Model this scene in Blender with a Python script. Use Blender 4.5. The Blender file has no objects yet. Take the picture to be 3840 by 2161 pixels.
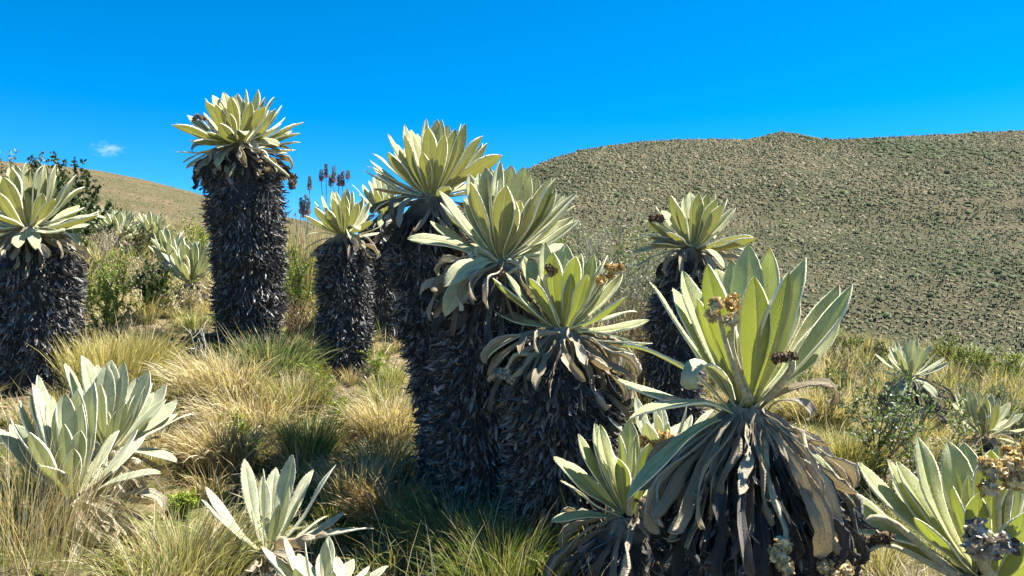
import bpy, math, random
import numpy as np
from mathutils import Vector, Matrix

random.seed(11)
rng = np.random.default_rng(11)
scene = bpy.context.scene
COL = scene.collection

# ---------------------------------------------------------------- camera
EYE = 1.5
F = 2775.0                       # focal length in photograph pixels (3840 wide)
PITCH = math.atan(52.0 / F)
cam_d = bpy.data.cameras.new('camera')
cam = bpy.data.objects.new('camera', cam_d)
COL.objects.link(cam)
cam.location = (0, 0, EYE)
cam.rotation_euler = (math.pi / 2 + PITCH, 0, 0)
cam_d.sensor_width = 36.0
cam_d.lens = F / 3840.0 * 36.0
cam_d.clip_start = 0.05
cam_d.clip_end = 20000
scene.camera = cam

# ---------------------------------------------------------------- sky, sun, exposure
SUN_EL, SUN_AZ = math.radians(61), math.radians(67)     # azimuth from +Y (view) towards +X (right)
world = bpy.data.worlds.new('World')
scene.world = world
world.use_nodes = True
wn, wl = world.node_tree.nodes, world.node_tree.links
wn.clear()
sky = wn.new('ShaderNodeTexSky')
sky.sky_type = 'NISHITA'
sky.sun_disc = False
sky.sun_elevation = SUN_EL
sky.sun_rotation = SUN_AZ
sky.altitude = 3600
sky.air_density = 0.8
sky.dust_density = 0.0
sky.ozone_density = 2.5
hs = wn.new('ShaderNodeHueSaturation')
hs.inputs['Hue'].default_value = 0.492
hs.inputs['Saturation'].default_value = 1.42
hs.inputs['Value'].default_value = 1.0
bg = wn.new('ShaderNodeBackground')
bg.inputs['Strength'].default_value = 0.078
wo = wn.new('ShaderNodeOutputWorld')
wl.new(sky.outputs['Color'], hs.inputs['Color'])
wl.new(hs.outputs['Color'], bg.inputs['Color'])
wl.new(bg.outputs['Background'], wo.inputs['Surface'])

sun_d = bpy.data.lights.new('sun', 'SUN')
sun_d.energy = 5.0
sun_d.angle = math.radians(0.53)
sun_d.color = (1.0, 0.94, 0.82)
sun = bpy.data.objects.new('sun', sun_d)
COL.objects.link(sun)
S = Vector((math.cos(SUN_EL) * math.sin(SUN_AZ), math.cos(SUN_EL) * math.cos(SUN_AZ), math.sin(SUN_EL)))
sun.rotation_euler = S.to_track_quat('Z', 'Y').to_euler()
sun.location = (20, 10, 40)

scene.view_settings.view_transform = 'Standard'
scene.view_settings.look = 'None'
scene.view_settings.exposure = 1.86
scene.view_settings.gamma = 1.0
scene.view_settings.use_curve_mapping = False
scene.render.engine = 'CYCLES'
scene.cycles.max_bounces = 8
scene.cycles.diffuse_bounces = 4
scene.cycles.transmission_bounces = 6
scene.cycles.transparent_max_bounces = 6
scene.cycles.volume_bounces = 1
scene.cycles.use_denoising = True

# ---------------------------------------------------------------- helpers
CP, SP = math.cos(PITCH), math.sin(PITCH)
def ray(px, py):
    x = (px - 1920.0) / F; z = -(py - 1080.5) / F
    return Vector((x, CP - z * SP, SP + z * CP))
def P(px, py, d):
    r = ray(px, py)
    return Vector((0, 0, EYE)) + r * (d / r.y)
def Z26(x, y):                       # a point read in the 2576-pixel view
    return x * 1.49068, y * 1.49068
def PV(x, y, d):
    return P(*Z26(x, y), d)

def link(o, parent=None):
    COL.objects.link(o)
    if parent is not None:
        o.parent = parent
    return o
def tag(o, label=None, cat=None, group=None, kind=None):
    if label: o['label'] = label
    if cat: o['category'] = cat
    if group: o['group'] = group
    if kind: o['kind'] = kind
    return o
def empty(name, loc):
    o = bpy.data.objects.new(name, None)
    o.empty_display_size = 0.1
    COL.objects.link(o)
    o.location = loc
    return o

def mesh_np(name, V, Q, mat=None, col=None, uv=None, smooth=True):
    """quads (or triangles) given as numpy arrays"""
    V = np.asarray(V, dtype=np.float32).reshape(-1, 3)
    Q = np.asarray(Q, dtype=np.int32)
    k = Q.shape[1]
    me = bpy.data.meshes.new(name)
    me.vertices.add(len(V)); me.vertices.foreach_set('co', V.ravel())
    me.loops.add(Q.size); me.polygons.add(len(Q))
    me.polygons.foreach_set('loop_start', np.arange(0, Q.size, k, dtype=np.int32))
    me.loops.foreach_set('vertex_index', Q.ravel())
    me.polygons.foreach_set('use_smooth', np.full(len(Q), smooth))
    if col is not None:
        a = me.attributes.new('Col', 'FLOAT_COLOR', 'POINT')
        c = np.ones((len(V), 4), dtype=np.float32); c[:, :3] = np.asarray(col).reshape(-1, 3)
        a.data.foreach_set('color', c.ravel())
    if uv is not None:
        l = me.uv_layers.new(name='UVMap')
        l.data.foreach_set('uv', np.asarray(uv, dtype=np.float32).reshape(-1, 2)[Q.ravel()].ravel())
    me.update(calc_edges=True)
    if mat: me.materials.append(mat)
    return me
def obj(name, me, parent=None, loc=None):
    o = bpy.data.objects.new(name, me)
    link(o, parent)
    if loc is not None: o.location = loc
    return o

def nrm(a):
    return a / np.maximum(np.linalg.norm(a, axis=-1, keepdims=True), 1e-9)

LEAFP = (np.array([0, .15, .4, .65, .85, 1.0]), np.array([.55, .75, 1, .95, .6, .08]))
BLADEP = (np.array([0, .3, .7, 1.0]), np.array([.8, 1, .7, .08]))
def strips(base, d, o, L, W, th0, curl, tw0, tw, segs=4, cols=3, fold=.3, prof=LEAFP, power=1.4):
    """N narrow leaves: start along d, bend towards o, twist; returns verts (N,R,cols,3) and quads"""
    base = np.asarray(base, float); N = len(base)
    d = nrm(np.asarray(d, float) * np.ones((N, 1))); o = np.asarray(o, float) * np.ones((N, 1))
    o = nrm(o - (o * d).sum(1, keepdims=True) * d)
    wd = np.cross(d, o)
    f = lambda q: np.asarray(q, float) * np.ones(N)
    L, W, th0, curl, tw0, tw = map(f, (L, W, th0, curl, tw0, tw))
    pos = base.copy()
    out = np.zeros((N, segs + 1, cols, 3))
    for k in range(segs + 1):
        s = k / segs
        th = (th0 + curl * s ** power)[:, None]
        dr = d * np.cos(th) + o * np.sin(th)
        nv = -d * np.sin(th) + o * np.cos(th)
        ph = (tw0 + tw * s)[:, None]
        wv = wd * np.cos(ph) + nv * np.sin(ph)
        n2 = nv * np.cos(ph) - wd * np.sin(ph)
        wk = (W * np.interp(s, *prof))[:, None]
        if cols == 3:
            out[:, k, 0] = pos - wv * wk + n2 * wk * fold
            out[:, k, 1] = pos
            out[:, k, 2] = pos + wv * wk + n2 * wk * fold
        else:
            out[:, k, 0] = pos - wv * wk
            out[:, k, 1] = pos + wv * wk
        pos = pos + dr * (L / segs)[:, None]
    R = segs + 1
    cell = []
    for k in range(segs):
        for c in range(cols - 1):
            a = k * cols + c
            cell.append((a, a + 1, a + cols + 1, a + cols))
    Q = (np.array(cell)[None] + (np.arange(N) * R * cols)[:, None, None]).reshape(-1, 4)
    return out, Q
def rep_col(c, V):                        # one colour per strip -> per vertex
    n = V.shape[1] * V.shape[2]
    return np.repeat(c, n, axis=0)
class Bag:                                # collects quads into one mesh
    def __init__(s): s.V, s.Q, s.C, s.n = [], [], [], 0
    def add(s, V, Q, C):
        V = np.asarray(V).reshape(-1, 3)
        s.V.append(V); s.Q.append(Q + s.n)
        C = np.asarray(C, float)
        if C.ndim == 1: C = np.tile(C, (len(V), 1))
        s.C.append(C); s.n += len(V)
    def mesh(s, name, mat, smooth=True):
        return mesh_np(name, np.concatenate(s.V), np.concatenate(s.Q), mat, np.concatenate(s.C), smooth=smooth)
def tube(pts, radii, sides=5):
    pts = np.asarray(pts, float); K = len(pts)
    t = nrm(np.gradient(pts, axis=0))
    ref = np.array([0.31, 0.87, 0.13]); a = nrm(np.cross(t, ref)); b = np.cross(t, a)
    ang = np.linspace(0, 2 * np.pi, sides, endpoint=False)
    r = np.asarray(radii, float)[:, None, None]
    V = pts[:, None] + r * (a[:, None] * np.cos(ang)[None, :, None] + b[:, None] * np.sin(ang)[None, :, None])
    Q = [(k * sides + j, k * sides + (j + 1) % sides, (k + 1) * sides + (j + 1) % sides, (k + 1) * sides + j)
         for k in range(K - 1) for j in range(sides)]
    return V.reshape(-1, 3), np.array(Q)
def U(a, b, n=None): return rng.uniform(a, b, n)

# ---------------------------------------------------------------- materials
class NT:
    def __init__(s, name):
        s.m = bpy.data.materials.new(name); s.m.use_nodes = True
        s.t = s.m.node_tree; s.t.nodes.clear()
        s.out = s.n('ShaderNodeOutputMaterial')
    def n(s, typ, **kw):
        nd = s.t.nodes.new(typ)
        for k, v in kw.items(): setattr(nd, k, v)
        return nd
    def set(s, sock, v):
        if hasattr(v, 'links') or isinstance(v, bpy.types.NodeSocket): s.t.links.new(v, sock)
        elif isinstance(v, (tuple, list)) and len(v) == 3 and sock.type == 'RGBA': sock.default_value = (*v, 1)
        else: sock.default_value = v
    def math(s, op, a, b=None, c=None):
        nd = s.n('ShaderNodeMath', operation=op)
        for i, v in enumerate((a, b, c)):
            if v is not None: s.set(nd.inputs[i], v)
        return nd.outputs[0]
    def mix(s, f, a, b, blend='MIX'):
        nd = s.n('ShaderNodeMix', data_type='RGBA', blend_type=blend)
        s.set(nd.inputs[0], f); s.set(nd.inputs[6], a); s.set(nd.inputs[7], b)
        return nd.outputs[2]
    def smooth(s, v, a, b, lo=0.0, hi=1.0):
        nd = s.n('ShaderNodeMapRange', interpolation_type='SMOOTHSTEP')
        s.set(nd.inputs[0], v)
        for i, q in enumerate((a, b, lo, hi)): nd.inputs[1 + i].default_value = q
        return nd.outputs[0]
    def noise(s, scale, detail=4, rough=.6, vec=None, w=None):
        nd = s.n('ShaderNodeTexNoise')
        nd.inputs['Scale'].default_value = scale; nd.inputs['Detail'].default_value = detail
        nd.inputs['Roughness'].default_value = rough
        if vec is not None: s.t.links.new(vec, nd.inputs['Vector'])
        return nd.outputs['Fac']
    def coord(s, which='Object'):
        return s.n('ShaderNodeTexCoord').outputs[which]
    def bump(s, h, strength, dist):
        nd = s.n('ShaderNodeBump')
        nd.inputs['Strength'].default_value = strength; nd.inputs['Distance'].default_value = dist
        s.t.links.new(h, nd.inputs['Height'])
        return nd.outputs[0]
    def principled(s, col, rough=.8, spec=.25, sheen=0, normal=None, sheen_tint=None, sheen_rough=.5):
        b = s.n('ShaderNodeBsdfPrincipled')
        s.set(b.inputs['Base Color'], col); s.set(b.inputs['Roughness'], rough)
        b.inputs['Specular IOR Level'].default_value = spec
        b.inputs['Sheen Weight'].default_value = sheen
        b.inputs['Sheen Roughness'].default_value = sheen_rough
        if sheen_tint: b.inputs['Sheen Tint'].default_value = (*sheen_tint, 1)
        if normal is not None: s.t.links.new(normal, b.inputs['Normal'])
        return b.outputs[0]
    def translucent(s, col, normal=None):
        b = s.n('ShaderNodeBsdfTranslucent'); s.set(b.inputs[0], col)
        if normal is not None: s.t.links.new(normal, b.inputs['Normal'])
        return b.outputs[0]
    def mixsh(s, f, a, b):
        nd = s.n('ShaderNodeMixShader'); s.set(nd.inputs[0], f)
        s.t.links.new(a, nd.inputs[1]); s.t.links.new(b, nd.inputs[2])
        return nd.outputs[0]
    def done(s, sh):
        s.t.links.new(sh, s.out.inputs['Surface']); return s.m

def fresh_leaf_mat(name, under, upper, rib, edge, trans, tfac=.34, yellow=.0):
    t = NT(name)
    uv = t.n('ShaderNodeUVMap'); sep = t.n('ShaderNodeSeparateXYZ'); t.t.links.new(uv.outputs[0], sep.inputs[0])
    u, v = sep.outputs[0], sep.outputs[1]
    a = t.math('ABSOLUTE', t.math('MULTIPLY_ADD', u, 2.0, -1.0))
    oi = t.n('ShaderNodeObjectInfo')
    oc = t.coord('Object')
    n1 = t.noise(5.0, 4, .65, oc); n2 = t.noise(60.0, 3, .7, oc)
    # herring-bone veins, slightly wandering
    ph = t.math('ADD', t.math('MULTIPLY', v, 46.0), t.math('MULTIPLY', a, -7.5))
    ph = t.math('ADD', ph, t.math('MULTIPLY', n1, 5.0))
    vein = t.smooth(t.math('SINE', t.math('MULTIPLY', ph, 6.2832)), .25, .95)
    vein = t.math('MULTIPLY', vein, t.smooth(a, .98, .5))
    ribw = t.math('MULTIPLY_ADD', v, -.09, .13)
    ribf = t.math('SUBTRACT', 1.0, t.smooth(t.math('DIVIDE', a, ribw), .45, 1.1))
    edgef = t.smooth(a, .90, .985)
    geo = t.n('ShaderNodeNewGeometry')
    base = t.mix(geo.outputs['Backfacing'], upper, under)
    mot = t.smooth(n1, .3, .7, .72, 1.2)
    base = t.mix(1.0, base, t.n('ShaderNodeCombineColor').outputs[0], 'MULTIPLY') if False else base
    hsv = t.n('ShaderNodeHueSaturation')
    t.set(hsv.inputs['Color'], base)
    t.set(hsv.inputs['Hue'], t.math('MULTIPLY_ADD', oi.outputs['Random'], -.035, .515))
    t.set(hsv.inputs['Saturation'], t.math('MULTIPLY_ADD', n1, .5, .8))
    t.set(hsv.inputs['Value'], t.math('MULTIPLY', mot, t.math('MULTIPLY_ADD', oi.outputs['Random'], .3, .85)))
    c = hsv.outputs[0]
    c = t.mix(t.math('MULTIPLY', vein, .55), c, edge)
    c = t.mix(t.math('MULTIPLY', ribf, .85), c, rib)
    c = t.mix(t.math('MULTIPLY', edgef, .8), c, edge)
    # lower third paler and yellower, with brown scorched tips here and there
    c = t.mix(t.math('MULTIPLY', t.smooth(v, .35, .0), .55), c, rib)
    scorch = t.math('MULTIPLY', t.smooth(v, .93, 1.0), t.smooth(oi.outputs['Random'], .55, .75))
    c = t.mix(t.math('MULTIPLY', scorch, .6), c, (.20, .13, .06))
    hgt = t.math('ADD', t.math('MULTIPLY', vein, .55), t.math('MULTIPLY', n2, .8))
    bp = t.bump(hgt, .55, .004)
    b = t.principled(c, .9, .12, .30, bp, (.93, .96, .86), .4)
    tr = t.translucent(t.mix(t.math('MULTIPLY', ribf, .5), trans, rib), bp)
    fac = t.math('MULTIPLY', t.smooth(a, .99, .9), tfac)
    return t.done(t.mixsh(fac, b, tr))

M_LEAF = fresh_leaf_mat('leaf_green', (.225, .235, .080), (.41, .425, .235), (.45, .42, .17), (.80, .76, .56), (.27, .275, .045), .23)
M_LEAFP = fresh_leaf_mat('leaf_pale', (.275, .31, .15), (.42, .45, .30), (.49, .47, .25), (.76, .74, .58), (.36, .38, .12), .25)
M_LEAFG = fresh_leaf_mat('leaf_vivid', (.18, .22, .055), (.42, .45, .23), (.50, .47, .15), (.80, .76, .55), (.29, .34, .03), .28)

def dead_mat(name, c1, c2, trans, tf, sheen=.2):
    t = NT(name)
    uv = t.n('ShaderNodeUVMap'); sep = t.n('ShaderNodeSeparateXYZ'); t.t.links.new(uv.outputs[0], sep.inputs[0])
    oc = t.coord('Object'); oi = t.n('ShaderNodeObjectInfo')
    n1 = t.noise(4.0, 5, .65, oc); n2 = t.noise(45.0, 3, .7, oc)
    a = t.math('ABSOLUTE', t.math('MULTIPLY_ADD', sep.outputs[0], 2.0, -1.0))
    w = t.smooth(t.math('ADD', n1, t.math('MULTIPLY_ADD', oi.outputs['Random'], .5, -.25)), .3, .7)
    c = t.mix(w, c1, c2)
    vein = t.smooth(t.math('SINE', t.math('MULTIPLY', t.math('ADD', t.math('MULTIPLY', sep.outputs[1], 34.0), t.math('MULTIPLY_ADD', a, -6.0, n1)), 6.2832)), .2, .9)
    c = t.mix(t.math('MULTIPLY', n2, .5), c, tuple(x * .45 for x in c1))
    mp = t.n('ShaderNodeMapping'); t.t.links.new(uv.outputs[0], mp.inputs[0]); mp.inputs['Scale'].default_value = (9, 2.2, 1)
    cb = t.n('ShaderNodeCombineXYZ'); t.set(cb.inputs[2], t.math('MULTIPLY', oi.outputs['Random'], 40.0))
    va = t.n('ShaderNodeVectorMath', operation='ADD'); t.t.links.new(mp.outputs[0], va.inputs[0]); t.t.links.new(cb.outputs[0], va.inputs[1])
    wr = t.noise(1.0, 4, .6, va.outputs[0])
    c = t.mix(t.smooth(wr, .5, .72, 0, .6), c, tuple(x * .4 for x in c1))
    bp = t.bump(t.math('ADD', t.math('MULTIPLY', wr, 2.5), t.math('ADD', t.math('MULTIPLY', vein, .4), n2)), .8, .009)
    b = t.principled(c, .88, .2, sheen, bp, (.95, .9, .8))
    return t.done(t.mixsh(tf, b, t.translucent(trans, bp)))
M_TAN = dead_mat('dead_leaf_tan', (.44, .36, .24), (.70, .63, .48), (.45, .33, .13), .18, .3)
M_BROWN = dead_mat('dead_leaf_brown', (.20, .15, .10), (.36, .29, .20), (.2, .13, .06), .10, .2)
M_GREY = dead_mat('dead_leaf_grey', (.10, .095, .095), (.20, .185, .17), (.08, .07, .06), .05, .2)
M_DARK = dead_mat('dead_leaf_dark', (.035, .033, .036), (.085, .08, .082), (.03, .03, .03), .03, .15)

def attr_mat(name, rough=.8, spec=.2, tf=0.0, ttint=(1, 1, .6), sheen=0, noise_amt=.35, nscale=25, bump=0):
    t = NT(name)
    at = t.n('ShaderNodeAttribute', attribute_name='Col')
    oc = t.coord('Object')
    n = t.noise(nscale, 3, .6, oc)
    c = t.mix(t.smooth(n, .3, .75, 0, noise_amt), at.outputs['Color'], (.0, .0, .0))
    nm = t.bump(n, .6, bump) if bump else None
    b = t.principled(c, rough, spec, sheen, nm)
    if tf:
        tc = t.mix(1.0, at.outputs['Color'], ttint, 'MULTIPLY')
        b = t.mixsh(tf, b, t.translucent(tc))
    return t.done(b)
M_THATCH = attr_mat('thatch', .6, .35, .0, sheen=.1, noise_amt=.5, nscale=60)
M_GRASS = attr_mat('grass_blade', .55, .3, .32, (1.1, 1.05, .6), noise_amt=.15, nscale=8)
M_FOLI = attr_mat('shrub_leaf', .5, .3, .25, (1.0, 1.2, .4), noise_amt=.2)
M_TWIG = attr_mat('twig', .85, .15, noise_amt=.4, nscale=40)
M_FLOWER = attr_mat('dry_flower', .9, .1, .12, (1, .8, .4), .3, .5, 90)
M_FARPL = attr_mat('far_plant', .85, .15, .0, noise_amt=.1)

def ground_mat():
    t = NT('ground_litter')
    oc = t.coord('Object')
    n1 = t.noise(.8, 5, .6, oc); n2 = t.noise(9.0, 6, .7, oc); n3 = t.noise(55.0, 4, .7, oc)
    c = t.mix(t.smooth(n2, .35, .65), (.06, .045, .028), (.24, .19, .115))
    c = t.mix(t.smooth(n1, .48, .62), c, t.mix(n3, (.05, .06, .018), (.13, .14, .04)))
    c = t.mix(t.smooth(n3, .52, .72), c, (.40, .33, .22))
    bp = t.bump(t.math('ADD', n2, t.math('MULTIPLY', n3, .5)), 1.0, .05)
    return t.done(t.principled(c, .95, .05, 0, bp))
M_GROUND = ground_mat()

def hill_mat(name, tan, olive, dark, s):
    t = NT(name)
    oc = t.coord('Object')
    n0 = t.noise(.006 * s, 5, .6, oc); n1 = t.noise(.035 * s, 5, .65, oc); n2 = t.noise(.35 * s, 5, .7, oc); n3 = t.noise(1.6 * s, 3, .7, oc)
    c = t.mix(t.smooth(t.math('ADD', n0, t.math('MULTIPLY_ADD', n1, .7, -.35)), .35, .68), tan, olive)
    c = t.mix(t.smooth(n2, .5, .68, 0, .75), c, tuple(x * 1.35 for x in tan))
    c = t.mix(t.smooth(n3, .52, .70, 0, .7), c, dark)
    mp = t.n('ShaderNodeMapping'); t.t.links.new(oc, mp.inputs[0]); mp.inputs['Rotation'].default_value = (0, 0, .7); mp.inputs['Scale'].default_value = (1, .28, 1)
    n4 = t.noise(.022 * s, 6, .7, mp.outputs[0])
    c = t.mix(t.smooth(n4, .54, .68, 0, .85), c, tuple(x * 1.3 for x in dark))
    c = t.mix(t.smooth(n1, .58, .72, 0, .8), c, dark)
    bp = t.bump(t.math('ADD', n2, t.math('MULTIPLY', n3, .6)), 1.0, 2.2 / s)
    return t.done(t.principled(c, .95, .05, 0, bp))
M_HILLR = hill_mat('hill_grass', (.128, .112, .070), (.068, .076, .040), (.030, .038, .022), 1.0)
M_HILLL = hill_mat('hill_dry_grass', (.20, .152, .09), (.11, .103, .054), (.036, .036, .022), .8)

# ---------------------------------------------------------------- terrain
CT = []
for x, y, d in [(95, 965, 5.0), (625, 865, 6.2), (865, 935, 5.7), (1180, 1285, 4.0), (1400, 1290, 3.5),
                (270, 1225, 3.7), (195, 1330, 3.1), (670, 1500, 3.0), (1580, 1500, 2.8), (2300, 1085, 7.2),
                (2475, 1140, 5.9), (1715, 1085, 5.4), (470, 765, 7.5), (300, 650, 12), (385, 630, 13.5),
                (0, 1500, 2.5), (400, 1480, 2.7), (1100, 1480, 2.9), (770, 1100, 4.6), (960, 850, 7.2),
                (250, 560, 17), (480, 605, 17), (750, 690, 15), (1050, 760, 14), (1550, 830, 13), (2150, 885, 14), (2550, 955, 15),
                (-300, 800, 6), (-500, 600, 14), (2135, 1195, 4.8), (2900, 1010, 14), (3000, 1250, 6)]:
    v = PV(x, y, d); CT.append((v.x, v.y, v.z))
CT += [(0, 0, .22), (-3, 0, .5), (3, 0, .05), (0.6, 1.8, .34), (1.5, 2.2, .28), (0, -4, 0), (-6, -3, .7), (6, -3, -.4), (5, 3, .0), (-5, 2, .9),
       (9, 8, -.2), (-9, 10, 2.4)]
CT = np.array(CT)
def tps(r2): return np.where(r2 > 1e-12, r2 * np.log(np.maximum(r2, 1e-12)), 0)
_n = len(CT)
_K = tps(((CT[:, None, :2] - CT[None, :, :2]) ** 2).sum(-1)) + np.eye(_n) * .6
_Pm = np.c_[np.ones(_n), CT[:, :2]]
_A = np.zeros((_n + 3, _n + 3)); _A[:_n, :_n] = _K; _A[:_n, _n:] = _Pm; _A[_n:, :_n] = _Pm.T
_W = np.linalg.solve(_A, np.r_[CT[:, 2], 0, 0, 0])
def sstep(x, a, b):
    t = np.clip((x - a) / (b - a), 0, 1); return t * t * (3 - 2 * t)
def valley(x, y):
    return -1.5 - 34 * sstep(np.hypot(x, y), 15, 300) + 8 * sstep(-x, 0, 60)
def gz(x, y):
    x = np.atleast_1d(np.asarray(x, float)); y = np.atleast_1d(np.asarray(y, float))
    xc, yc = np.clip(x, -13, 13), np.clip(y, -6, 18)
    r2 = (xc[:, None] - CT[None, :, 0]) ** 2 + (yc[:, None] - CT[None, :, 1]) ** 2
    h = tps(r2) @ _W[:_n] + _W[_n] + _W[_n + 1] * xc + _W[_n + 2] * yc
    k = np.maximum(sstep(y, 17, 34), np.maximum(sstep(np.abs(x), 13, 40), sstep(-y, 6, 30)))
    h = h * (1 - k) + valley(x, y) * k
    amp = .035 * (1 - .6 * sstep(np.hypot(x, y), 0, 20)) 
    h = h + amp * (np.sin(x * 5.1 + 1.3 * np.sin(y * 3.3)) * np.cos(y * 4.3 + x) + .6 * np.sin(x * 11 + y * 7.7))
    return h
def G(x, y): return float(gz(x, y)[0])
# one sheet: fine near the camera, stretching out under the hills to the horizon
def axis(lo, hi, n, far, m):
    a = np.linspace(lo, hi, n)
    return np.r_[lo - np.geomspace(.4, far, m)[::-1], a, hi + np.geomspace(.4, far, m)]
gx = axis(-14, 14, 170, 3500, 26); gy = axis(-6, 20, 170, 3500, 26)
X, Y = np.meshgrid(gx, gy)
Vg = np.c_[X.ravel(), Y.ravel(), gz(X.ravel(), Y.ravel())]
nx, ny = len(gx), len(gy)
I = np.arange(nx * ny).reshape(ny, nx)
Qg = np.stack([I[:-1, :-1], I[:-1, 1:], I[1:, 1:], I[1:, :-1]], -1).reshape(-1, 4)
tag(obj('ground', mesh_np('ground', Vg, Qg, M_GROUND)), kind='structure')

# hills: a slope running up from its foot to a ridge whose height follows the skyline
def hill_fn(sky_pts, d_foot, d_ridge, z_foot, amp, seed):
    us, es = [], []
    for x, y in sky_pts:
        r = ray(*Z26(x, y)); us.append(r.x / r.y); es.append(r.z / r.y)
    us, es = np.array(us), np.array(es)
    r0 = np.random.default_rng(seed); ph = r0.uniform(0, 6.28, 24); fr = r0.uniform(.004, .06, 12); dr = r0.uniform(0, 6.28, 12)
    def f(x, y):
        u = x / y
        e = np.interp(u, us, es)
        zr = EYE + e * d_ridge
        t = (y - d_foot) / (d_ridge - d_foot)
        tt = np.clip(t, 0, 1)
        prof = tt * .86 + .14 * (tt * tt * (3 - 2 * tt))
        z = z_foot + (zr - z_foot) * prof
        z = np.where(t > 1, zr - (t - 1) * (zr - z_foot) * .12 - (t - 1) ** 2 * 200, z)
        nn = np.zeros_like(z)
        for k in range(12):
            nn += np.sin((x * np.cos(dr[k]) + y * np.sin(dr[k])) * fr[k] + ph[k]) / (1 + fr[k] * 60)
        fade = np.clip(1.05 - tt, .06, 1)
        return z + amp * nn * fade * np.clip(t * 6 + .2, 0, 1)
    return f
SKY_R = [(-2500, 760), (600, 720), (900, 640), (1050, 568), (1150, 518), (1250, 462), (1320, 428), (1400, 395), (1480, 374), (1600, 358), (1700, 352), (1800, 350),
         (1880, 352), (1915, 345), (1945, 337), (1967, 333), (1995, 337), (2050, 350), (2100, 352), (2200, 347), (2300, 342), (2400, 337), (2576, 328), (3000, 310), (4500, 300)]
SKY_L = [(-2500, 330), (-300, 385), (0, 405), (100, 414), (190, 422), (250, 430), (350, 450), (430, 470), (510, 491), (620, 520), (720, 546), (780, 558), (900, 600), (1050, 680), (1250, 780), (4000, 900)]
hillR = hill_fn(SKY_R, 330, 1000, -34, 5, 3)
hillL = hill_fn(SKY_L, 150, 620, -8, 3, 5)
def hill_mesh(name, f, u0, u1, nu, ys, mat):
    uu = np.linspace(u0, u1, nu)
    Yh, Uh = np.meshgrid(ys, uu, indexing='ij')
    Xh = Uh * Yh
    Zh = f(Xh, Yh)
    Ih = np.arange(Xh.size).reshape(Xh.shape)
    Q = np.stack([Ih[:-1, :-1], Ih[:-1, 1:], Ih[1:, 1:], Ih[1:, :-1]], -1).reshape(-1, 4)
    return tag(obj(name, mesh_np(name, np.c_[Xh.ravel(), Yh.ravel(), Zh.ravel()], Q, mat)), kind='structure')
hill_mesh('hill_right', hillR, -.75, 1.5, 260, np.r_[np.linspace(300, 1000, 150), np.linspace(1015, 1600, 14)], M_HILLR)
hill_mesh('hill_left', hillL, -1.7, .35, 200, np.r_[np.linspace(130, 620, 100), np.linspace(635, 900, 10)], M_HILLL)

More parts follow.
